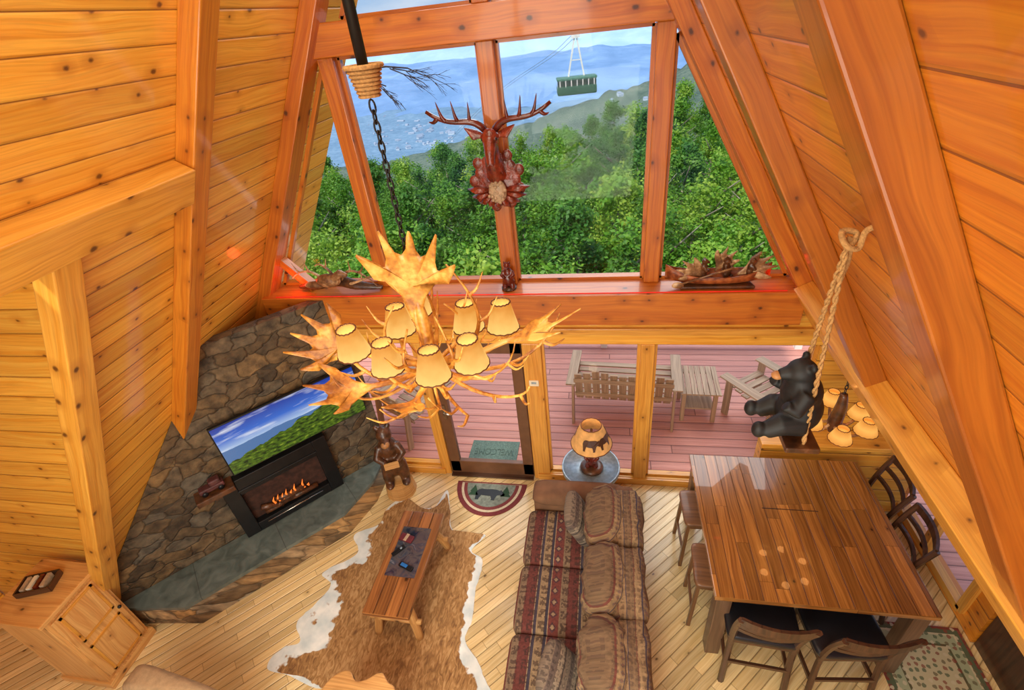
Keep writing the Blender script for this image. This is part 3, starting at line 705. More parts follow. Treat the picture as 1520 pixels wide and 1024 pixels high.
# ------------------------------------------------ swing bear
sb=thing('bear_on_swing','black bear figurine sitting on a wooden swing hung from twisted ropes','bear figurine',(.86,1.84,2.89))
m=MB()
m.ell((.0,0,.13),(.095,.095,.12)); m.ell((-.01,0,.22),(.085,.088,.10)); m.ell((-.02,0,.28),(.062,.067,.06)); m.ell((-.03,0,.335),(.064,.060,.056)); m.tube([(-.06,0,.33),(-.12,0,.315)],[.038,.024],10)
for s in (-1,1):
    m.ell((-.01,s*.048,.385),(.016,.02,.02),seg=10,rings=8)
    m.tube([(-.01,s*.065,.26),(-.06,s*.10,.19),(-.10,s*.09,.22)],[.042,.036,.028],10)
    m.tube([(.0,s*.05,.09),(-.09,s*.07,.09),(-.15,s*.07,.05)],[.064,.050,.038],10); m.ell((-.175,s*.072,.06),(.032,.034,.042),seg=10,rings=8)
m.build('body',MT['blackbear'],sb,remesh=.007,smooth=6)
m=MB(); m.ell((-.125,0,.312),(.024,.024,.018)); m.build('muzzle',MT['muzzle'],sb)
m=MB(); m.box((.0,0,.0),(.14,.28,.03),bev=.006); m.build('swing_seat',MT['bearwood'],sb)
top=V((.0,0,.92))
for s in (-1,1):
    m=MB(); n=60
    for st in (0,1):
        pts=[]
        for i in range(n+1):
            t_=i/n; b=V((0.01,s*.105,0)).lerp(top,t_); a=t_*70+st*PI
            pts.append(b+V((math.cos(a)*.0055,math.sin(a)*.0055,0)))
        m.tube(pts,.0062,5)
    m.build('rope',MT['rope'],sb)
m=MB(); m.tube(cr([(0,-.02,.90),(.03,.02,.94),(-.02,.02,.95),(-.02,-.03,.92),(.03,-.02,.90),(.05,0,.96),(.12,0,.97),(.18,0,.93)],5),.011,8); m.tube(cr([(0,0,.93),(.03,.03,.84),(.02,.04,.72)],4),[.012,.012,.016],8); m.build('rope_knot',MT['rope'],sb)
# ------------------------------------------------ fireplace
pl=fp(0,0,.002)
hpoly=[(-4.55,1.82),(-3.83,1.90),(-2.745,3.04),(-2.60,3.50),(-2.60,3.91),(pl.x-.02,pl.y-.03),fp(2.82,0,.004).to_tuple()[:2]]
he=thing('hearth','raised fieldstone hearth with grey slate top running along the corner fireplace','hearth',(-3.3,2.7,0))
Oh=Matrix.Translation((3.3,-2.7,0))
def shr(poly,d):
    c=V((sum(p[0] for p in poly)/len(poly),sum(p[1] for p in poly)/len(poly))); return [((V(p)-c)*(1-d)+c)[:] for p in poly]
m=MB(); m.prism(shr(hpoly,.03),0,.29,Oh); m.build('stone_base',MT['stonel'],he)
m=MB(); m.prism(hpoly,.29,.33,Oh); m.build('slate_top',MT['slate'],he,bevel=.006)
sR=(FA-V((-3.01,3.48))).length; s0=sR-.02; s1=s0+1.06
def fthing(name,label,cat,s,z):
    p=fp(s,z); return thing(name,label,cat,p,math.atan2(-FD.y,-FD.x))
fi=fthing('fireplace_insert','black metal fireplace insert with burning logs set above the hearth','fireplace',(s0+s1)/2,.335)
m=MB(); W_=.53;H_=.76;z0_=.12;z1_=.56
m.box((-W_+.07,.05,H_/2),(.14,.1,H_)); m.box((W_-.07,.05,H_/2),(.14,.1,H_)); m.box((0,.05,z0_/2),(2*W_-.28,.1,z0_)); m.box((0,.05,(z1_+H_)/2),(2*W_-.28,.1,H_-z1_))
m.box((0,.085,z1_+.05),(.8,.05,.03)); m.build('surround',MT['black'],fi,bevel=.006)
m=MB(); m.box((0,.012,.34),(.78,.015,.44)); m.build('firebox',plain('firebox_brick',sr(70,40,28),.9,.6,18),fi)
for i,(x,z,a) in enumerate(((-.12,.16,.1),(.12,.17,-.15),(0,.23,.4),(-.02,.22,-.5),(.2,.2,.9))):
    d=V((math.cos(a),0,math.sin(a)*.4))*.16; p=V((x,.05,z)); m=MB(); m.tube([p-d,p+d*.3,p+d],[.03,.034,.028],8)
    m.build('log',MT['bearwood'],fi)
FLM=emit('flames',(1,.22,.03),.9)
for i in range(9):
    x=-.2+i*.045; h=.03+.07*abs(math.sin(i*1.7))+.02*(i%2); m=MB(); m.tube([(x,.065,.22),(x+.012,.068,.22+h*.5),(x-.01,.065,.22+h)],[.012,.010,.001],6)
    m.build('flame',FLM,fi)
m=MB(); m.tube([(-.3,.106,.08),(.3,.106,.08)],.008); m.build('vent_bar',MT['chrome'],fi)
def tvscreen():
    m=NT('tv_picture'); u,v,_=m.sep(m.tc.outputs['UV']); vv=m.vec(u,v)
    sky=m.ramp(v,[(.5,sr(180,206,238)),(.72,sr(50,108,208)),(1,sr(12,54,156))])
    cl=m.ramp(m.noi(m.vec(m.ma('MULTIPLY',u,1.5),m.ma('MULTIPLY',v,4)),2.2,5),[(.52,0.0),(.72,.85)]); sky=m.mix(cl,sky,(.9,.93,1))
    n1=m.noi(m.vec(u,0.0),4,4); mtn=m.ma('LESS_THAN',v,m.ma('ADD',.46,m.ma('MULTIPLY',n1,.12)))
    c=m.mix(mtn,sky,sr(80,120,172))
    n2=m.noi(m.vec(u,.3),9,5); tl=m.ma('ADD',m.ma('ADD',.12,m.ma('MULTIPLY',u,.36)),m.ma('MULTIPLY',n2,.26)); 
    tr=m.ma('LESS_THAN',v,tl); g=m.ramp(m.noi(vv,24,5),[(.35,sr(14,40,8)),(.6,sr(84,116,24)),(.75,sr(160,170,54))])
    c=m.mix(tr,c,g)
    return m.pbr((0.01,.01,.01),.2,Emission_Color=c,Emission_Strength=.9)
tv=fthing('television','flat television showing a blue ridge landscape mounted on the stone fireplace wall','television',.80,1.16)
tw,th_=1.40,.60
m=MB(); m.box((0,.09,th_/2),(tw,.04,th_)); m.box((0,.04,th_/2),(.4,.08,.3)); m.build('casing',MT['black'],tv,bevel=.005)
m=MB(); q=[(tw/2-.012,.112,.012),(-tw/2+.012,.112,.012),(-tw/2+.012,.112,th_-.012),(tw/2-.012,.112,th_-.012)]
m.add([V(p) for p in q],[[0,1,2,3]],[[(0,0),(1,0),(1,1),(0,1)]]); m.build('screen',tvscreen(),tv)
ms=fthing('mantel_shelf','short rough wooden shelf on the stone wall left of the television','shelf',1.70,1.08)
m=MB(); m.box((0,.09,0),(.34,.18,.06),bev=.01); m.box((0,.04,-.07),(.06,.08,.1)); m.build('board',MT['bearwood'],ms)
tr_=fthing('toy_truck','small dark metal truck figurine on the shelf left of the television','figurine',1.70,1.11); 
tr_.location+=V((FN.x*.09,FN.y*.09,0))
m=MB(); m.box((0,0,.05),(.22,.08,.05),bev=.012); m.box((-.04,0,.1),(.1,.075,.06),bev=.015); m.build('body',plain('dark_red_tin',sr(96,50,50),.4,.5,20),tr_)
for x in (-.07,.07):
    for y in (-.04,.04):
        m=MB(); m.tube([(x,y-.012,.025),(x,y+.012,.025)],.025,12); m.build('wheel',MT['black'],tr_)
bs=thing('bear_statue','tall chainsaw carved bear statue on a stump beside the hearth','bear statue',(-2.38,3.66,0),R(25))
m=MB(); bear_standing(m,.92,.84); m.xf(Matrix.Translation((0,0,.2))); m.build('body',MT['bearwood'],bs,remesh=.012)
m=MB(); m.lathe([(0,0),(.18,0),(.17,.1),(.15,.22),(0,.22)],I4,14,smooth=False); m.build('stump',MT['log'],bs)
m=MB(); m.ell((0,-.155,.895),(.048,.045,.04)); m.build('muzzle',MT['muzzle'],bs)
m=MB(); m.prism([(-.08,0),(.08,0),(.08,.08),(-.08,.08)],0,.015,TR((0,-.18,.56),0,R(80))); m.build('plaque',MT['log'],bs)
# ------------------------------------------------ sofa
so=thing('sofa','three seat sofa in lodge patterned fabric with brown suede arm','sofa',(-.2,2.26,0))
S=Matrix.Translation((.2,-2.26,0))
m=MB(); m.box((-.2,2.26,.2),(.94,2.1,.26),S,bev=.03); m.box((.20,2.26,.45),(.18,2.05,.6),S,bev=.05); m.build('frame',MT['suede'],so)
for y in (3.28,1.24):
    m=MB(); m.cush((-.25,y,.34),(.88,.24,.6),S,.35,.3); m.cush((-.25,y,.58),(.90,.27,.16),S,.7,.3,wr=.01); m.build('arm',MT['suede'],so)
for i in range(3):
    y=2.86-i*.60
    Rm=S@TR((-.35,y,.40),R(90))
    m=MB(); m.cush((0,0,0),(.60,.76,.2),Rm,.45,.22,seg=48); m.build('seat_cushion',MT['lodge'],so)
    m=MB(); m.cush((0,0,0),(.62,.56,.40),S@TR((.07,y,.69),R(90),0,0)@Matrix.Rotation(R(64),4,'X'),.75,.5,seg=60,rings=26,wr=.035); m.build('back_cushion',MT['lodge2'],so)
    m=MB(); m.cush((0,0,0),(.62,.26,.26),S@TR((.21,y,.79),R(90)),.8,.4,seg=48,rings=16,wr=.035); m.build('back_roll',MT['lodge2'],so)
for y in (1.4,3.1):
    for x in (-.6,.22):
        m=MB(); m.lathe([(0,0),(.025,0),(.035,.08),(0,.08)],S@Matrix.Translation((x,y,0)),12); m.build('leg',MT['darkwood'],so)
def pillow(label,x,y,z,rz,tilt,s_=.42):
    t_=thing('throw_pillow',label,'pillow',(x,y,z),rz)
    m=MB(); m.cush((0,0,0),(s_,s_,.15),Matrix.Rotation(tilt,4,'X'),.75,.4,wr=.012); m.build('cover',MT['pillow'],t_); return t_
pillow('grey patterned throw pillow leaning on the sofa back near the lamp',-.22,2.93,.67,R(90),R(62),.42)
pillow('grey patterned throw pillow at the near end of the sofa, cut by the photo edge',-.29,1.60,.64,R(80),R(50),.4)
# ------------------------------------------------ lamp table + lamp
lt=thing('round_side_table','round galvanised metal side table behind the sofa arm','side table',(-.13,3.62,0))
m=MB(); m.lathe([(0,.58),(.29,.58),(.30,.585),(.30,.63),(.285,.63),(.285,.60),(0,.60)],I4,32); m.build('tray_top',MT['steel'],lt)
for i in range(3):
    a=R(90+120*i); m=MB(); m.tube([(.22*math.cos(a),.22*math.sin(a),.58),(.10*math.cos(a),.10*math.sin(a),.3),(.24*math.cos(a),.24*math.sin(a),0.01)],.012,8); m.build('leg',MT['black'],lt)
tl=thing('bear_table_lamp','table lamp with dark carved bear base and amber shade showing bear silhouettes','table lamp',(-.12,3.62,.60))
m=MB(); bear_standing(m,.34); m.build('bear_base',MT['darkred'],tl,remesh=.008)
m=MB(); m.lathe([(0,0),(.12,0),(.12,.02),(.09,.035),(0,.035)],I4,20); m.tube([(.0,.05,.02),(.0,.05,.5)],.012,8); m.build('stand',MT['bearwood'],tl)
m=MB(); m.lathe([(.205,.36),(.19,.38),(.115,.58),(.10,.60),(.098,.59),(.19,.37)],I4,32); sh=m.build('lamp_shade',MT['shade3'],tl)
for a0 in (-90,30,150,-30):
    pts=[]; m=MB()
    for (bx,by) in BEAR2:
        z_=.41+by*.22; rr=.19-(z_-.38)*.375+.006; a=R(a0)+bx*.16/rr; pts.append(V((rr*math.cos(a),rr*math.sin(a),z_)))
    m.add(pts,[list(range(len(pts)))]); m.build('bear_silhouette',MT['darkwood'],sh)
for rr,zz in ((.205,.36),(.10,.60)): ring('lacing',MT['stitch'],sh,rr,zz,r=.005)
light('bear_lamp_light','POINT',(-.12,3.62,1.30),1.0,(1,.7,.4),.05)
# ------------------------------------------------ cowhide
out=[(602,738),(618,752),(645,752),(664,728),(668,760),(672,785),(690,792),(722,795),(700,818),(716,832),(708,870),(700,920),(692,955),(714,995),(722,1040),(640,1050),(560,1040),(500,1015),(470,1022),(430,1003),(398,992),(422,962),(445,952),(440,925),(468,897),(492,868),(480,850),(530,822),(524,795),(560,780),(575,755)]
OP=cr([at(u,v,z=0) for u,v in out],7,True)
m=MB(); n=len(OP); K=8; vs=[]
A_=V((-1.72,3.2,0));B_=V((-1.8,1.6,0))
for k_ in range(K+1):
    for i,p in enumerate(OP):
        t_=max(0,min(1,(p-A_).dot(B_-A_)/(B_-A_).length_squared)); s_=A_.lerp(B_,t_)
        p=p+(p-s_).normalized()*(.03*noise.noise(p*5)+.012*noise.noise(p*17))
        f=k_/K; q=p.lerp(s_,f); q.z=.004+.004*math.sin(min(f*6,1.57))+.004*abs(noise.noise(q*5)); vs.append(q)
fs=[];uvs=[]
for k_ in range(K):
    for i in range(n):
        j=(i+1)%n; fs.append([k_*n+i,k_*n+j,(k_+1)*n+j,(k_+1)*n+i]); uvs.append([(i/n,k_/K),((i+1)/n,k_/K),((i+1)/n,(k_+1)/K),(i/n,(k_+1)/K)])
m.add(vs,fs,uvs,True)
mm=NT('brindle_cowhide'); oc=mm.tc.outputs['Object']; _u,vv_,_w=mm.sep(mm.tc.outputs['UV'])
hair=mm.noi(mm.n('Mapping',{'Vector':oc,'Scale':(14,5,1)}).outputs[0],2.2,6,1.5)
big=mm.noi(oc,2.0,3)
col=mm.ramp(mm.ma('ADD',mm.ma('MULTIPLY',hair,.6),mm.ma('MULTIPLY',big,.4)),[(.36,sr(112,76,40)),(.5,sr(156,114,66)),(.62,sr(188,148,98))])
bn=mm.noi(oc,1.7,5); bn2=mm.noi(oc,14,4)
edge=mm.ma('SUBTRACT',mm.ma('ADD',mm.ma('MULTIPLY',bn,1.4),mm.ma('MULTIPLY',bn2,.22)),.69)
wf=mm.ramp(mm.ma('SUBTRACT',edge,vv_),[(.0,0.0),(.03,1.0)])
col=mm.mix(wf,col,mm.ramp(mm.noi(oc,8,3),[(.3,sr(196,208,210)),(.7,sr(236,238,234))]))
mm.pbr(col,.85,Normal=mm.bump(hair,.3,.008))
tag(m.build('cowhide_rug',mm.m),'brown brindle cowhide rug with white ragged edges under the coffee table','rug')
# ------------------------------------------------ coffee table
ct=thing('coffee_table','rustic plank coffee table with log legs and picture panel inlay','coffee table',(-1.82,2.5,0),R(-1))
m=MB(); m.box((0,0,.44),(.43,1.06,.05),bev=.008,rnd=False); m.build('tabletop',MT['cofwood'],ct)
m=MB(); m.box((0,.08,.467),(.29,.52,.004)); 
mm=NT('picture_inlay'); mm.pbr(mm.ramp(mm.noi(mm.tc.outputs['Object'],9,5,1),[(.35,sr(30,44,66)),(.5,sr(84,80,84)),(.62,sr(50,64,84)),(.75,sr(140,140,146))]),.08,Coat_Weight=1.0)
m.build('picture_panel',mm.m,ct)
for sx1 in (-1,1):
    for sy1 in (-1,1):
        m=MB(); m.tube(cr([(sx1*.13,sy1*.36,.42),(sx1*.17,sy1*.42,.2),(sx1*.20,sy1*.46,.0)],3),[.034,.04,.038],9); m.build('leg',MT['log'],ct)
for sy1 in (-1,1):
    m=MB(); m.tube([(-.24,sy1*.42,.2),(.24,sy1*.42,.2)],.026,8); m.build('cross_log',MT['log'],ct)
m=MB(); m.tube([(0,-.4,.2),(0,.4,.2)],.026,8); m.build('stretcher',MT['log'],ct)
cz=.467
wl=thing('leather_case','small dark red leather case on the coffee table','case',at(604,799,z=cz+.01).to_tuple()[:2]+(cz+.003,),R(-15))
m=MB(); m.box((0,0,.012),(.14,.075,.022),bev=.006); m.build('body',plain('oxblood_leather',sr(110,40,48),.4,.3),wl); m=MB(); m.box((0,0,.025),(.03,.077,.004)); m.build('strap',MT['bead'],wl)
rc=thing('remote_control','black remote control with blue keys near the front of the coffee table','remote control',at(603,842,z=cz).to_tuple()[:2]+(cz+.003,),R(-20))
m=MB(); m.box((0,0,.01),(.15,.045,.018),bev=.006); m.build('body',MT['black'],rc); m=MB(); m.box((-.02,0,.021),(.07,.03,.004)); m.build('keypad',plain('blue_keys',sr(40,120,200),.4),rc)
rc2=thing('remote_control','plain black remote control lying across the picture panel of the coffee table','remote control',at(592,818,z=cz).to_tuple()[:2]+(cz+.003,),R(50))
m=MB(); m.box((0,0,.01),(.14,.04,.016),bev=.005); m.build('body',MT['black'],rc2); m=MB(); m.tube([(.03,0,.017),(.03,0,.021)],.012,12); m.build('button',MT['steel'],rc2)
# ------------------------------------------------ half round rug
hr=thing('doormat_rug','half round hooked rug with black bear and pine trees by the glass door','rug',(-1.30,3.84,0))
def half(r1,z0,z1,mat,name,yo=0):
    m=MB(); N=28
    po=[(r1*1.0*math.cos(PI+PI*i/N),r1*1.12*math.sin(PI+PI*i/N)+yo) for i in range(N+1)]
    m.prism(po,z0,z1); return m.build(name,mat,hr)
half(.42,0,.008,plain('rug_border_red',sr(122,50,52),.95,.3,60),'border')
half(.36,.008,.011,plain('rug_band_cream',sr(206,190,160),.95,.2,60),'band',-.02)
half(.33,.011,.013,plain('rug_band_inner_red',sr(120,54,54),.95,.2,60),'inner_band',-.025)
half(.29,.013,.015,plain('rug_field_green',sr(128,136,124),.95,.4,30),'field',-.03)
m=MB(); m.prism([(x*.30,y*.30) for x,y in BEAR2],.015,.018,TR((-.01,-.26,0))); m.build('bear_motif',MT['black'],hr)
GRN=plain('rug_dark_green',sr(40,70,48),.95,.2,60)
for x in (-.19,.19):
    m=MB(); m.prism([(x-.06,-.2),(x+.06,-.2),(x+.03,-.15),(x+.045,-.15),(x,-.05),(x-.045,-.15),(x-.03,-.15)],.015,.018); m.build('pine_motif',GRN,hr)
# ------------------------------------------------ dining table
X0,X1,Y0,Y1=.82,2.29,2.16,3.58; TH=.9
dt=thing('dining_table','large square counter height dining table with glossy brown plank top','dining table',((X0+X1)/2,(Y0+Y1)/2,0))
hx,hy=(X1-X0)/2,(Y1-Y0)/2
m=MB(); m.box((0,0,TH-.025),(2*hx,2*hy,.05),bev=.006,rnd=False,uvax=1); m.build('tabletop',MT['tablewood'],dt)
m=MB(); m.box((0,hy-.09,TH-.1),(2*hx-.2,.025,.1)); m.box((0,-hy+.09,TH-.1),(2*hx-.2,.025,.1)); m.box((hx-.09,0,TH-.1),(.025,2*hy-.2,.1)); m.box((-hx+.09,0,TH-.1),(.025,2*hy-.2,.1)); m.build('apron',MT['greywood'],dt)
m=MB(); m.box((0,.12,TH+.0012),(.44,.005,.002)); m.build('leaf_seam',MT['black'],dt)
for a in (-1,1):
    for b in (-1,1):
        m=MB(); m.box((a*(hx-.08),b*(hy-.08),(TH-.05)/2),(.11,.11,TH-.05),bev=.005); m.build('leg',MT['greywood'],dt)
def make_chair(label):
    c=thing('dining_chair',label,'chair',group='dining chairs around the square table')
    m=MB(); m.cush((0,0,.615),(.43,.41,.07),I4,.4,.25); m.build('seat',MT['navy'],c)
    m=MB(); m.box((0,0,.565),(.40,.38,.05),bev=.004); m.build('seat_frame',MT['darkwood'],c)
    for s in (-1,1):
        m=MB(); m.bar((s*.18,.17,.56),(s*.19,.19,0),.035,.035); m.build('leg',MT['darkwood'],c)
        m=MB(); m.tube(cr([(s*.19,-.23,0),(s*.18,-.18,.4),(s*.18,-.18,.6),(s*.19,-.23,.85),(s*.195,-.30,1.06)],4),.021,6,smooth=False); m.build('leg',MT['darkwood'],c)
    def arc(z,y,b,hw=.19): return [(x,y-b*(1-(x/hw)**2),z) for x in [-hw+2*hw*i/8 for i in range(9)]]
    for z,y,w_ in ((1.04,-.295,.07),(.93,-.26,.035),(.82,-.22,.035)):
        P=arc(z,y,.045); m=MB()
        for i in range(8): m.bar(P[i],P[i+1],.022,w_,ext=.003)
        m.build('back_slat' if w_<.05 else 'top_rail',MT['darkwood'],c)
    for p_,q_ in (((-.19,.18,.2),(.19,.18,.2)),((-.19,-.2,.28),(.19,-.2,.28)),((-.185,-.2,.24),(-.185,.18,.24)),((.185,-.2,.24),(.185,.18,.24))):
        m=MB(); m.bar(p_,q_,.02,.03); m.build('stretcher',MT['darkwood'],c)
    return c
c0=make_chair('dark ladder back dining chair at the near side of the table, nearer the sofa'); c0.location=(1.18,2.20,0); c0.rotation_euler=(0,0,R(-4)); c0.scale=(1.2,1,1)
dup(c0,(1.74,2.17,0),R(6),'dark ladder back dining chair at the near side of the table, nearer the rug')
dup(c0,(2.20,3.32,0),R(84),'dark dining chair on the window side of the table, farther from the rug',(1.10,1,1))
dup(c0,(2.14,2.83,0),R(80),'dark dining chair on the window side of the table, nearer the rug',(1.10,1,1))
stl=thing('counter_stool','brown backless counter stool behind the sofa, the one nearer the glass wall','stool',(.88,3.16,0),R(2),group='backless stools between the sofa and the table')
m=MB(); m.cush((0,0,.63),(.32,.40,.045),I4,.4,.25); m.build('seat',MT['stoolwood'],stl)
m=MB(); m.box((0,0,.585),(.27,.35,.05)); m.build('seat_frame',MT['stoolwood'],stl)
for a in (-1,1):
    for b in (-1,1):
        m=MB(); m.bar((a*.12,b*.155,.58),(a*.15,b*.18,0),.03,.03); m.build('leg',MT['stoolwood'],stl)
for a in (-1,1):
    m=MB(); m.bar((a*.14,-.17,.22),(a*.14,.17,.22),.02,.03); m.build('stretcher',MT['stoolwood'],stl)
dup(stl,(.90,2.58,0),R(-3),'brown backless counter stool behind the sofa, the one farther from the glass wall')
# ------------------------------------------------ small chandelier above the table
pcx,pcy,pcz=1.72,3.10,1.82
pd=thing('small_chandelier','small rustic chandelier with six glowing shades hanging low over the dining table','chandelier',(pcx,pcy,pcz))
m=MB(); m.tube(cr([(0,0,-.10),(.0,.0,.0),(.01,0,.14),(0,0,.26)],4),[.03,.05,.042,.025],9); m.build('log_hub',MT['bearwood'],pd)
m=MB(); z=.48; i=0
while z>.24:
    a=(i%2)*PI/2; m.tube([(math.cos(a)*.01*math.cos(q),math.sin(a)*.01*math.cos(q),z-.02+.022*math.sin(q)) for q in [2*PI*j/10 for j in range(11)]],.0035,5); z-=.034; i+=1
m.tube([(0,0,.48),(0,0,.545)],.01,6); m.build('chain',MT['black'],pd)
for i in range(6):
    a=R(20+60*i); dx,dy,dz=.20*math.cos(a),.20*math.sin(a),.05+.02*(i%2)
    m=MB(); m.tube(cr([(0,0,.0),(dx*.6,dy*.6,-.07),(dx,dy,dz-.06)],4),.011,7); m.build('arm',MT['antler2'],pd)
    T_=Matrix.Translation((dx,dy,dz)); m=MB(); m.lathe([(.078,-.05),(.040,.055),(.037,.055),(.074,-.048)],T_,20); s_=m.build('lamp_shade',MT['shade2'],pd)
    ring('lacing',MT['stitch'],s_,.078,-.05,T_,r=.003); ring('lacing',MT['stitch'],s_,.040,.055,T_,r=.003)
    light('small_bulb','POINT',(pcx+dx,pcy+dy,pcz+dz+.005),.4,(1,.42,.12),.034)
def rugm():
    m=NT('pinecone_rug'); o=m.tc.outputs['Object']; x,y,_=m.sep(o)
    ax=m.ma('ABSOLUTE',x); ay=m.ma('ABSOLUTE',y); e=m.ma('MAXIMUM',m.ma('DIVIDE',ax,.36),m.ma('SUBTRACT',1.0,m.ma('DIVIDE',m.ma('SUBTRACT',.58,ay),.36)))
    base=m.ramp(e,[(0,sr(196,186,150)),(.55,sr(96,90,62)),(.6,sr(166,172,138)),(.8,sr(200,188,154)),(.84,sr(92,100,72)),(.94,sr(128,60,48))],'CONSTANT')
    ow=m.n('VectorMath',{0:o,1:m.n('VectorMath',{0:m.noi(o,40,2,col=True),1:(.02,.02,0)},operation='MULTIPLY').outputs[0]},operation='ADD').outputs[0]
    v=m.vor(ow,20,rand=.5,dim='2D'); base=m.mix(m.ma('MULTIPLY',m.ma('LESS_THAN',v.outputs['Distance'],.30),.8),base,m.ramp(m.sep(v.outputs['Color'])[0],[(0,sr(84,100,72)),(.4,sr(140,74,58)),(.6,sr(206,196,166)),(.8,sr(110,100,72))],'CONSTANT'))
    return m.pbr(base,.95)
m=MB(); m.box((0,0,.006),(.72,1.16,.012)); rg=m.build('patterned_rug',rugm()); rg.location=(2.55,2.02,0); tag(rg,'green and cream patterned rug on the floor beside the dark side door','rug')
# ------------------------------------------------ cabinet
cb=thing('pine_cabinet','light pine cabinet with panelled door standing against the left wall','cabinet',(-4.52,1.56,0))
m=MB(); m.box((0,0,.53),(.5,.46,1.02)); m.build('body',MT['cab'],cb,bevel=.005)
m=MB(); m.box((.01,0,1.065),(.58,.54,.04),bev=.01); m.build('top',MT['cab'],cb)
m=MB(); m.box((.01,0,.04),(.54,.5,.08),bev=.006); m.build('plinth',MT['cab'],cb)
m=MB(); m.box((.262,0,.56),(.02,.40,.86),rnd=True); dr=m.build('door',MT['cab'],cb,bevel=.004)
for z_,h in ((.8,.32),(.34,.36)):
    m=MB(); m.box((.275,0,z_),(.012,.26,h),bev=.005); m.build('panel',MT['cab'],dr)
    m=MB(); 
    for a in (-.14,.14): m.box((.278,a,z_),(.016,.02,h+.04))
    for q in (-1,1): m.box((.278,0,z_+q*(h/2+.01)),(.016,.3,.02))
    m.build('moulding',MT['trim'],dr)
m=MB(); m.ell((.29,.175,.58),.016,seg=10,rings=8); m.build('knob',MT['black'],dr)
bk=thing('card_tray','small dark slatted tray on top of the pine cabinet','tray',(-4.55,1.6,1.085),R(20))
m=MB(); m.box((0,0,.01),(.26,.16,.02)); 
for y in (-.08,.08): m.box((0,y,.035),(.26,.012,.05))
for x in (-.13,.13): m.box((x,0,.035),(.012,.16,.05))
m.build('tray',MT['darkwood'],bk)
for i in range(4):
    m=MB(); m.box((-.08+i*.05,0,.045),(.03,.12,.05)); m.build('block',[MT['bead'],MT['cream'],MT['darkred'],MT['bead']][i],bk)
# ------------------------------------------------ bottom edge pieces
ac=thing('armchair','beige upholstered armchair whose rounded back shows at the bottom edge','armchair',(-3.08,.78,0),R(-8))
m=MB(); m.cush((0,0,.25),(.95,.8,.34),I4,.35,.3); m.build('base',MT['beige'],ac)
m=MB(); m.cush((0,.34,.56),(.96,.22,.66),I4,.5,.35,wr=.006); m.build('backrest',MT['beige'],ac)
for s in (-1,1):
    m=MB(); m.cush((s*.42,-.05,.42),(.16,.74,.4),I4,.5,.35); m.build('arm',MT['beige'],ac)
m=MB(); m.cush((0,-.06,.46),(.66,.6,.16),I4,.5,.3); m.build('seat_cushion',MT['beige'],ac)
sl=thing('slab_stool','live edge wooden slab stool showing at the bottom edge below the cowhide','stool',(-1.76,1.24,0))
po=cr([(-.27,-.2,0),(0,-.22,0),(.28,-.2,0),(.30,0,0),(.27,.16,0),(.2,.2,0),(.12,.26,0),(.03,.2,0),(-.05,.18,0),(-.12,.24,0),(-.2,.22,0),(-.27,.14,0),(-.3,0,0)],4,True)
m=MB(); m.prism([(p.x,p.y) for p in po],.54,.6,uvrnd=True); m.build('slab',MT['log'],sl,bevel=.01)
for a in (-1,1):
    for b in (-1,1):
        m=MB(); m.tube([(a*.17,b*.11,.55),(a*.2,b*.14,0.0)],.028,9); m.build('leg',MT['log'],sl)
m=MB(); m.box((0,0,0),(.10,.015,.07),bev=.004); th1=m.build('thermostat',MT['cream']); th1.location=(-.705,3.943,1.45); tag(th1,'small cream thermostat on the post right of the glass door','thermostat')
m=MB(); m.box((0,-.009,.008),(.05,.004,.025)); m.build('display',MT['steel'],th1)
# ------------------------------------------------ outdoor furniture
def adir(label,wd,loc_,rz,cat='chair',name='adirondack_chair'):
    c=thing(name,label,cat,loc_,rz)
    m=MB(); n=max(4,int(wd/.11))
    for i in range(6): m.box((0,-.2+i*.1,.36+.02*i-.0),(wd,.085,.02))
    m.build('seat',MT['outwood'],c)
    m=MB()
    for i in range(n):
        x=-wd/2+wd*(i+.5)/n; q=(i+.5)/n; hh=.62-.10*abs(math.cos(q*2*PI if wd>1 else q*PI))
        m.bar((x,-.24,.30),(x,-.24-hh*.35,.30+hh),wd/n*.82,.02,upv=(0,1,0))
    m.bar((-wd/2,-.31,.42),(wd/2,-.31,.42),.02,.06); m.bar((-wd/2,-.42,.72),(wd/2,-.42,.72),.02,.06); m.build('backrest',MT['outwood'],c)
    for s in (-1,1):
        m=MB(); m.box((s*(wd/2+.05),0.02,.6),(.13,.78,.025),bev=.008); m.build('arm',MT['outwood'],c)
        m=MB(); m.box((s*(wd/2+.02),.32,.3),(.03,.09,.6)); m.build('leg',MT['outwood'],c)
        m=MB(); m.bar((s*(wd/2+.02),-.34,.6),(s*(wd/2+.02),-.42,0),.03,.08); m.build('leg',MT['outwood'],c)
    return c
DZ=-.03
adir('wide slatted wooden deck bench seen through the middle window',1.22,(.26,5.35,DZ),R(-4),'bench','deck_bench')
adir('slatted wooden deck chair right of the little slatted table',.52,(1.98,5.15,DZ),R(36))
adir('slatted wooden deck chair left of the glass door',.52,(-2.55,4.85,DZ),R(-28))
st_=thing('slatted_side_table','small slatted wooden deck table between the bench and the chair','side table',(1.2,5.3,DZ),R(-2))
m=MB()
for i in range(7): m.box((-.21+i*.07,0,.5),(.06,.6,.02))
m.box((0,-.2,.48),(.46,.04,.02)); m.box((0,.2,.48),(.46,.04,.02))
m.build('tabletop',MT['outwood'],st_)
for a in (-1,1):
    for b in (-1,1):
        m=MB(); m.box((a*.19,b*.22,.25),(.05,.05,.48)); m.build('leg',MT['outwood'],st_)
m=MB(); m.box((0,0,.2),(.38,.42,.02)); m.build('shelf',MT['outwood'],st_)
mt=thing('door_mat','grey green door mat lettered WELCOME on the deck outside the glass door','door mat',(-1.38,4.36,DZ))
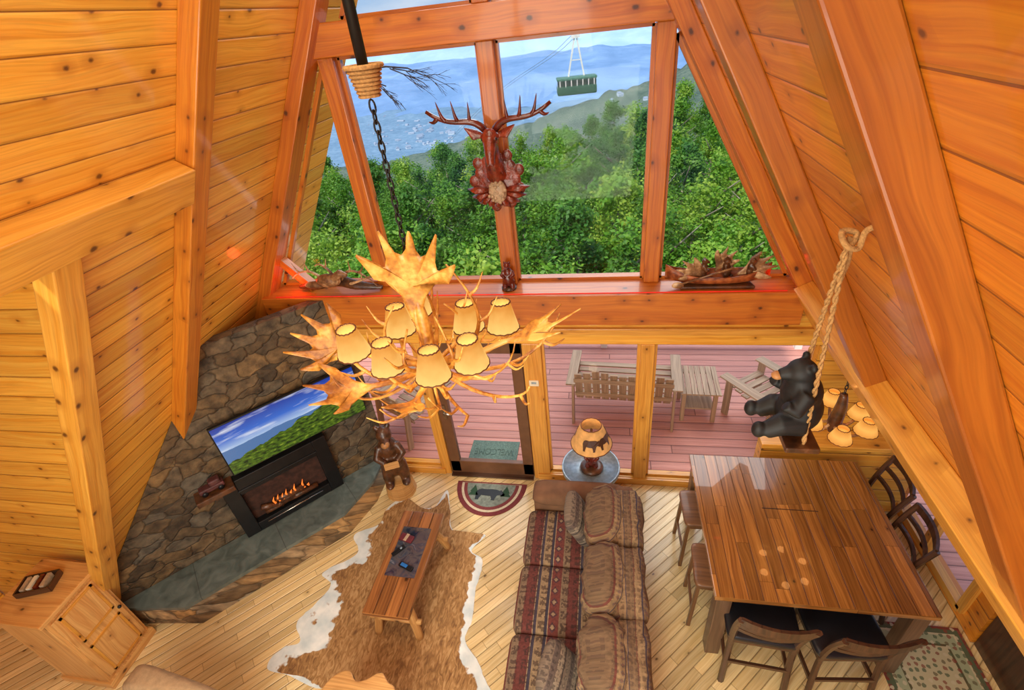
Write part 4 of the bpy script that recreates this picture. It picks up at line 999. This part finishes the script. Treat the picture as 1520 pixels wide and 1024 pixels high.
m=MB(); m.box((0,0,.008),(.62,.38,.015),bev=.003); m.build('mat',plain('green_grey_mat',sr(112,138,126),.95,.4,50),mt)
cu=bpy.data.curves.new('t','FONT'); cu.body='WELCOME'; cu.size=.15; cu.align_x='CENTER'; cu.align_y='CENTER'; cu.extrude=.001
to=bpy.data.objects.new('t',cu); C.objects.link(to); bpy.context.view_layer.update()
me=bpy.data.meshes.new_from_object(to.evaluated_get(bpy.context.evaluated_depsgraph_get())); bpy.data.objects.remove(to)
lo=bpy.data.objects.new('lettering',me); C.objects.link(lo); me.materials.clear(); me.materials.append(plain('mat_letters',sr(88,112,100),.9,.4)); lo.parent=mt; lo.location=(0,0,.018); lo.rotation_euler=(0,0,PI); lo.scale=(.7,1.0,1)
# ------------------------------------------------ trees
def tree_proto(name,mat,seed,h=9.0,wd=2.2,low=.25):
    rnd=random.Random(seed)
    t_=thing(name,'leafy green tree in the forest below the deck','tree',group='forest trees on the slope below the cabin')
    m=MB(); m.tube([(0,0,0),(.15,0,h*.4),(0,.1,h*.8)],[.16,.12,.05],7)
    for i in range(7):
        a=rnd.random()*6.3; z_=h*(.35+.08*i); m.tube([(0,0,z_),(math.cos(a)*wd*.6,math.sin(a)*wd*.6,z_+1.1)],[.06,.015],5)
    m.build('trunk',MT['bark'],t_)
    m=MB(); vs=[];fs=[];bl=[]
    for i in range(34):
        z_=low+(1-low)*rnd.random(); rr=wd*.62*math.sqrt(max(.05,math.sin(PI*min(1,(z_-low)/(1-low)*.85+.15)))); a=rnd.random()*6.3; q=math.sqrt(rnd.random())
        bl.append((V((math.cos(a)*rr*q,math.sin(a)*rr*q,z_*h)),wd*(.12+.16*rnd.random())))
    bl.append((V((0,0,h*.93)),wd*.18))
    for c,r in bl:
        m.ell(c,(r*.4,r*.4,r*.35),seg=7,rings=5)
        for _ in range(210):
            d=V((rnd.gauss(0,1),rnd.gauss(0,1),rnd.gauss(0,1)+.35)).normalized()
            p=c+d*r*(.45+.95*rnd.random()); s_=.05+.06*rnd.random()
            x=V((rnd.gauss(0,1),rnd.gauss(0,1),rnd.gauss(0,.6))).normalized(); y=x.cross(d+V((rnd.gauss(0,.4),rnd.gauss(0,.4),0))).normalized()
            k_=len(vs); vs+= [p-x*s_,p+y*s_*.6,p+x*s_,p-y*s_*.6]; fs.append([k_,k_+1,k_+2,k_+3])
    m.add(vs,fs); m.build('crown',mat,t_); return t_
protos=[tree_proto('tree',MT['leaf'],1),tree_proto('tree',MT['leafd'],2,9.0,2.0,.2),tree_proto('tree',MT['leaf'],3,9.0,2.6,.35)]
used=[False]*3
def g_(q):
    pts=[(-.8,-4.2),(-.45,-3.9),(-.17,-3.1),(0,-1.2),(.15,-.5),(.5,.0)]
    if q<=pts[0][0]: return pts[0][1]
    for (a,b),(c,d) in zip(pts,pts[1:]):
        if q<=c: return b+(d-b)*(q-a)/(c-a)
    return pts[-1][1]
Yv=12.5
while Yv<48:
    xv=-.66*Yv; stp=2.5+.035*(Yv-12)
    while xv<.42*Yv:
        x=xv+random.uniform(-.6,.6); y=Yv+random.uniform(-.7,.7)
        top=-1.4+(y-13)/32*g_(x/y)+random.uniform(-.9,.5); h=random.uniform(8,10)
        pi_=random.choices([0,1,2],[4,3,3])[0]; s_=h/9.0
        if not used[pi_]:
            r_=protos[pi_]; used[pi_]=True; r_.location=(x,y,top-h); r_.scale=(s_,s_,s_)
        else: dup(protos[pi_],(x,y,top-h),random.random()*6.3,None,(s_*random.uniform(.9,1.15),)*2+(s_,))
        xv+=stp
    Yv+=2.6+.03*(Yv-12)
bt=thing('bare_tree','leafless dark tree whose twigs reach into view beside the left window','tree',(-7.0,8.4,-9))
m=MB(); rnd=random.Random(8)
def br(p,d,L,r,dep):
    q=p+d*L; m.tube([p,p.lerp(q,.5)+V((rnd.uniform(-.05,.05),0,rnd.uniform(-.05,.05)))*L,q],[r,r*.8,r*.6],5)
    if dep>0:
        for _ in range(3 if dep>1 else 2):
            br(p.lerp(q,rnd.uniform(.5,1)),(d+V((rnd.uniform(-.1,.4),rnd.uniform(-.3,.3),rnd.uniform(-.75,.45)))).normalized(),L*rnd.uniform(.5,.7),r*.6,dep-1)
m.tube([(0,0,0),(.2,0,8),(.5,0,13.9)],[.3,.22,.1],8)
m.tube(cr([(.3,0,11.6),(2.0,0,12.9),(3.5,-.2,13.15)],4),[.08,.05,.025],6)
br(V((3.4,-.2,13.13)),V((1,0,-.06)).normalized(),.65,.018,4); br(V((3.2,-.2,13.10)),V((1,0,-.5)).normalized(),.5,.016,3)
m.build('branches',plain('dark_twig_bark',sr(52,44,48),.9,.3),bt)
def terrain(name,rows,x0,x1,nx,mat,amp=0,sc_=.05):
    vs=[];fs=[]
    for (y,fz) in rows:
        for i in range(nx+1):
            x=x0+(x1-x0)*i/nx; z_=fz(x) if callable(fz) else fz
            vs.append((x,y,z_+amp*noise.noise(V((x*sc_,y*sc_,0)))+amp*.4*noise.noise(V((x*sc_*4,y*sc_*4,3)))+amp*.3*noise.noise(V((x*sc_*12,y*sc_*12,8)))))
    W=nx+1
    for r_ in range(len(rows)-1):
        for i in range(nx): fs.append([r_*W+i,r_*W+i+1,(r_+1)*W+i+1,(r_+1)*W+i])
    m=MB(); m.add([V(v) for v in vs],fs,None,True); return struct(name,m,mat)
def hill(name,cols,scale,bump=.6,haze_glow=0):  # the emission imitates distance haze; the hills give no light themselves
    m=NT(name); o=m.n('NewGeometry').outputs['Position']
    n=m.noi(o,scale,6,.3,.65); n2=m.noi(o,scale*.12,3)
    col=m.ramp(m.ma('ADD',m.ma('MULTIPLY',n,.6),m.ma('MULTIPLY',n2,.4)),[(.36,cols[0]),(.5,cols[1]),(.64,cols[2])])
    return m.pbr(col,1.0,Normal=m.bump(n,bump,.5/scale),Emission_Color=col,Emission_Strength=float(haze_glow))
terrain('hillside_near',[(7.2,-3),(12,-10),(30,-12),(60,-14)],-60,50,40,hill('near_ground',[sr(30,60,20),sr(60,100,30),sr(90,130,40)],2.0),.5)
def crest(x):
    return 4.6-120*max(.088,min(.24,.178-.0022*(x+21) if x>-21 else .178+.0014*(-21-x)))
rows=[]
for i in range(24):
    f=i/23; rows.append((55+65*f,(lambda f:(lambda x:-16*(1-f)+crest(x)*f-(1-f)*f*10))(f)))
rows+=[(124,lambda x:crest(x)-6),(150,-70)]
terrain('hillside_ridge',rows,-130,110,200,hill('hazed_bare_ridge',[sr(72,92,80),sr(98,116,100),sr(126,134,116)],1.2,1.0,.12),2.2,.08)  # aerial haze mixed into the ridge colours, plus a faint glow
terrain('valley_floor',[(125,-62),(250,-61),(350,-60),(480,-58)],-600,400,60,hill('valley',[sr(92,124,152),sr(110,142,168),sr(132,160,184)],.25,.2,.2),2,.01)  # bluish haze painted into the valley ground, with a little glow
def c2(x): return 4.6-700*(.058+.014*noise.noise(V((x*.006,1,0)))+.006*noise.noise(V((x*.03,5,0))))
rows=[]
for i in range(20):
    f=i/19; rows.append((440+260*f,(lambda f:(lambda x:-60*(1-f)+c2(x)*f+3*noise.noise(V((x*.02,f*3,0)))+1.2*noise.noise(V((x*.07,f*5,2)))))(f)))
terrain('mountain_slope',rows,-700,500,200,hill('hazed_mountain',[sr(98,134,176),sr(114,148,190),sr(136,168,204)],.03,.2,.25),2,.02)  # the blue is distance haze baked into slope colour and emission
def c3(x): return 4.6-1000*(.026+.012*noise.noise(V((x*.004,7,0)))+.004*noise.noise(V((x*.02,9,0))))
terrain('mountain_far',[(800,-80),(900,lambda x:(c3(x)-80)/2),(1000,c3)],-1000,700,100,hill('far_hazed_mountain',[sr(140,174,214),sr(156,186,224),sr(174,202,232)],.02,.1,.35),2,.01)  # thicker haze put into the colour and glow of the last range
hs=thing('house','small pale house in the hazy valley town','house',group='houses of the valley town')
m=MB(); m.box((0,0,1.5),(5,4,3)); m.build('walls',plain('pale_house_wall',sr(196,208,220),.8,.2,emis=.15),hs)  # walls and roof get a faint added glow, though no lamp is there
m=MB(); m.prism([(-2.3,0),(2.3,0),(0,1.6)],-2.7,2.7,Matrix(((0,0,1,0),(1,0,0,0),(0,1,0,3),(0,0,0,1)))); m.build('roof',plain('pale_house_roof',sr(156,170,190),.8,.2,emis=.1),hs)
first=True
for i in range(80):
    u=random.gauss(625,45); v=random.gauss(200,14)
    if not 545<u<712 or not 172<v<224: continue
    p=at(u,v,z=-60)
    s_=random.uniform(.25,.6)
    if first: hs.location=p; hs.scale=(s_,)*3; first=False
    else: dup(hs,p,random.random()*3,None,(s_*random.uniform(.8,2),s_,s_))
for i in range(6):
    u=random.uniform(880,960); v=random.uniform(140,156); p=at(u,v,y=random.uniform(100,112)); 
    r_=dup(hs,p,random.random(),'pale house among bare trees on the ridge behind the cable car',(.14,)*3); r_['group']='houses on the bare ridge'
gp=at(856,139,y=60)
gd=thing('cable_car','green and grey cable car cabin hanging over the forest','cable car',gp,R(8))
W2=2.1
m=MB(); m.box((0,0,.45),(W2*2,1.8,.9),bev=.2); m.build('lower_body',plain('green_cabin_paint',sr(14,84,56),.4,.15),gd)
m=MB(); m.box((0,0,1.15),(W2*2-.12,1.7,.55),bev=.1); m.build('window_band',plain('dark_cabin_glass',sr(24,50,44),.15,.3),gd)
m=MB(); m.box((0,0,1.55),(W2*2+.05,1.85,.28),bev=.12); m.build('roof',plain('cabin_roof',sr(60,120,98),.5,.15),gd)
for i in range(7): m=MB(); m.box((-W2+.3+i*(2*W2-.6)/6,-.86,1.15),(.09,.06,.6)); m.build('window_post',MT['white'],gd)
m=MB()
for s in (-1,1): m.bar((s*.85,0,1.6),(s*.12,0,5.2),.16,.16)
m.bar((-.45,0,3.2),(.45,0,3.2),.1,.1); m.box((0,0,5.3),(.9,.4,.3)); m.build('hanger',MT['white'],gd)
for k_,(dx,lab) in enumerate(((-.3,'thin grey cable passing over the cable car, the left strand'),(.3,'thin grey cable passing over the cable car, the right strand'))):
    m=MB(); q=V(gp)+V((dx,0,5.5)); m.tube(cr([q+V((-40,60,-26)),q+V((-14,22,-8)),q,q+V((6,-16,9)),q+V((14,-40,26))],6),.025,5)
    tag(m.build('cable',MT['steel']),lab,'cable')
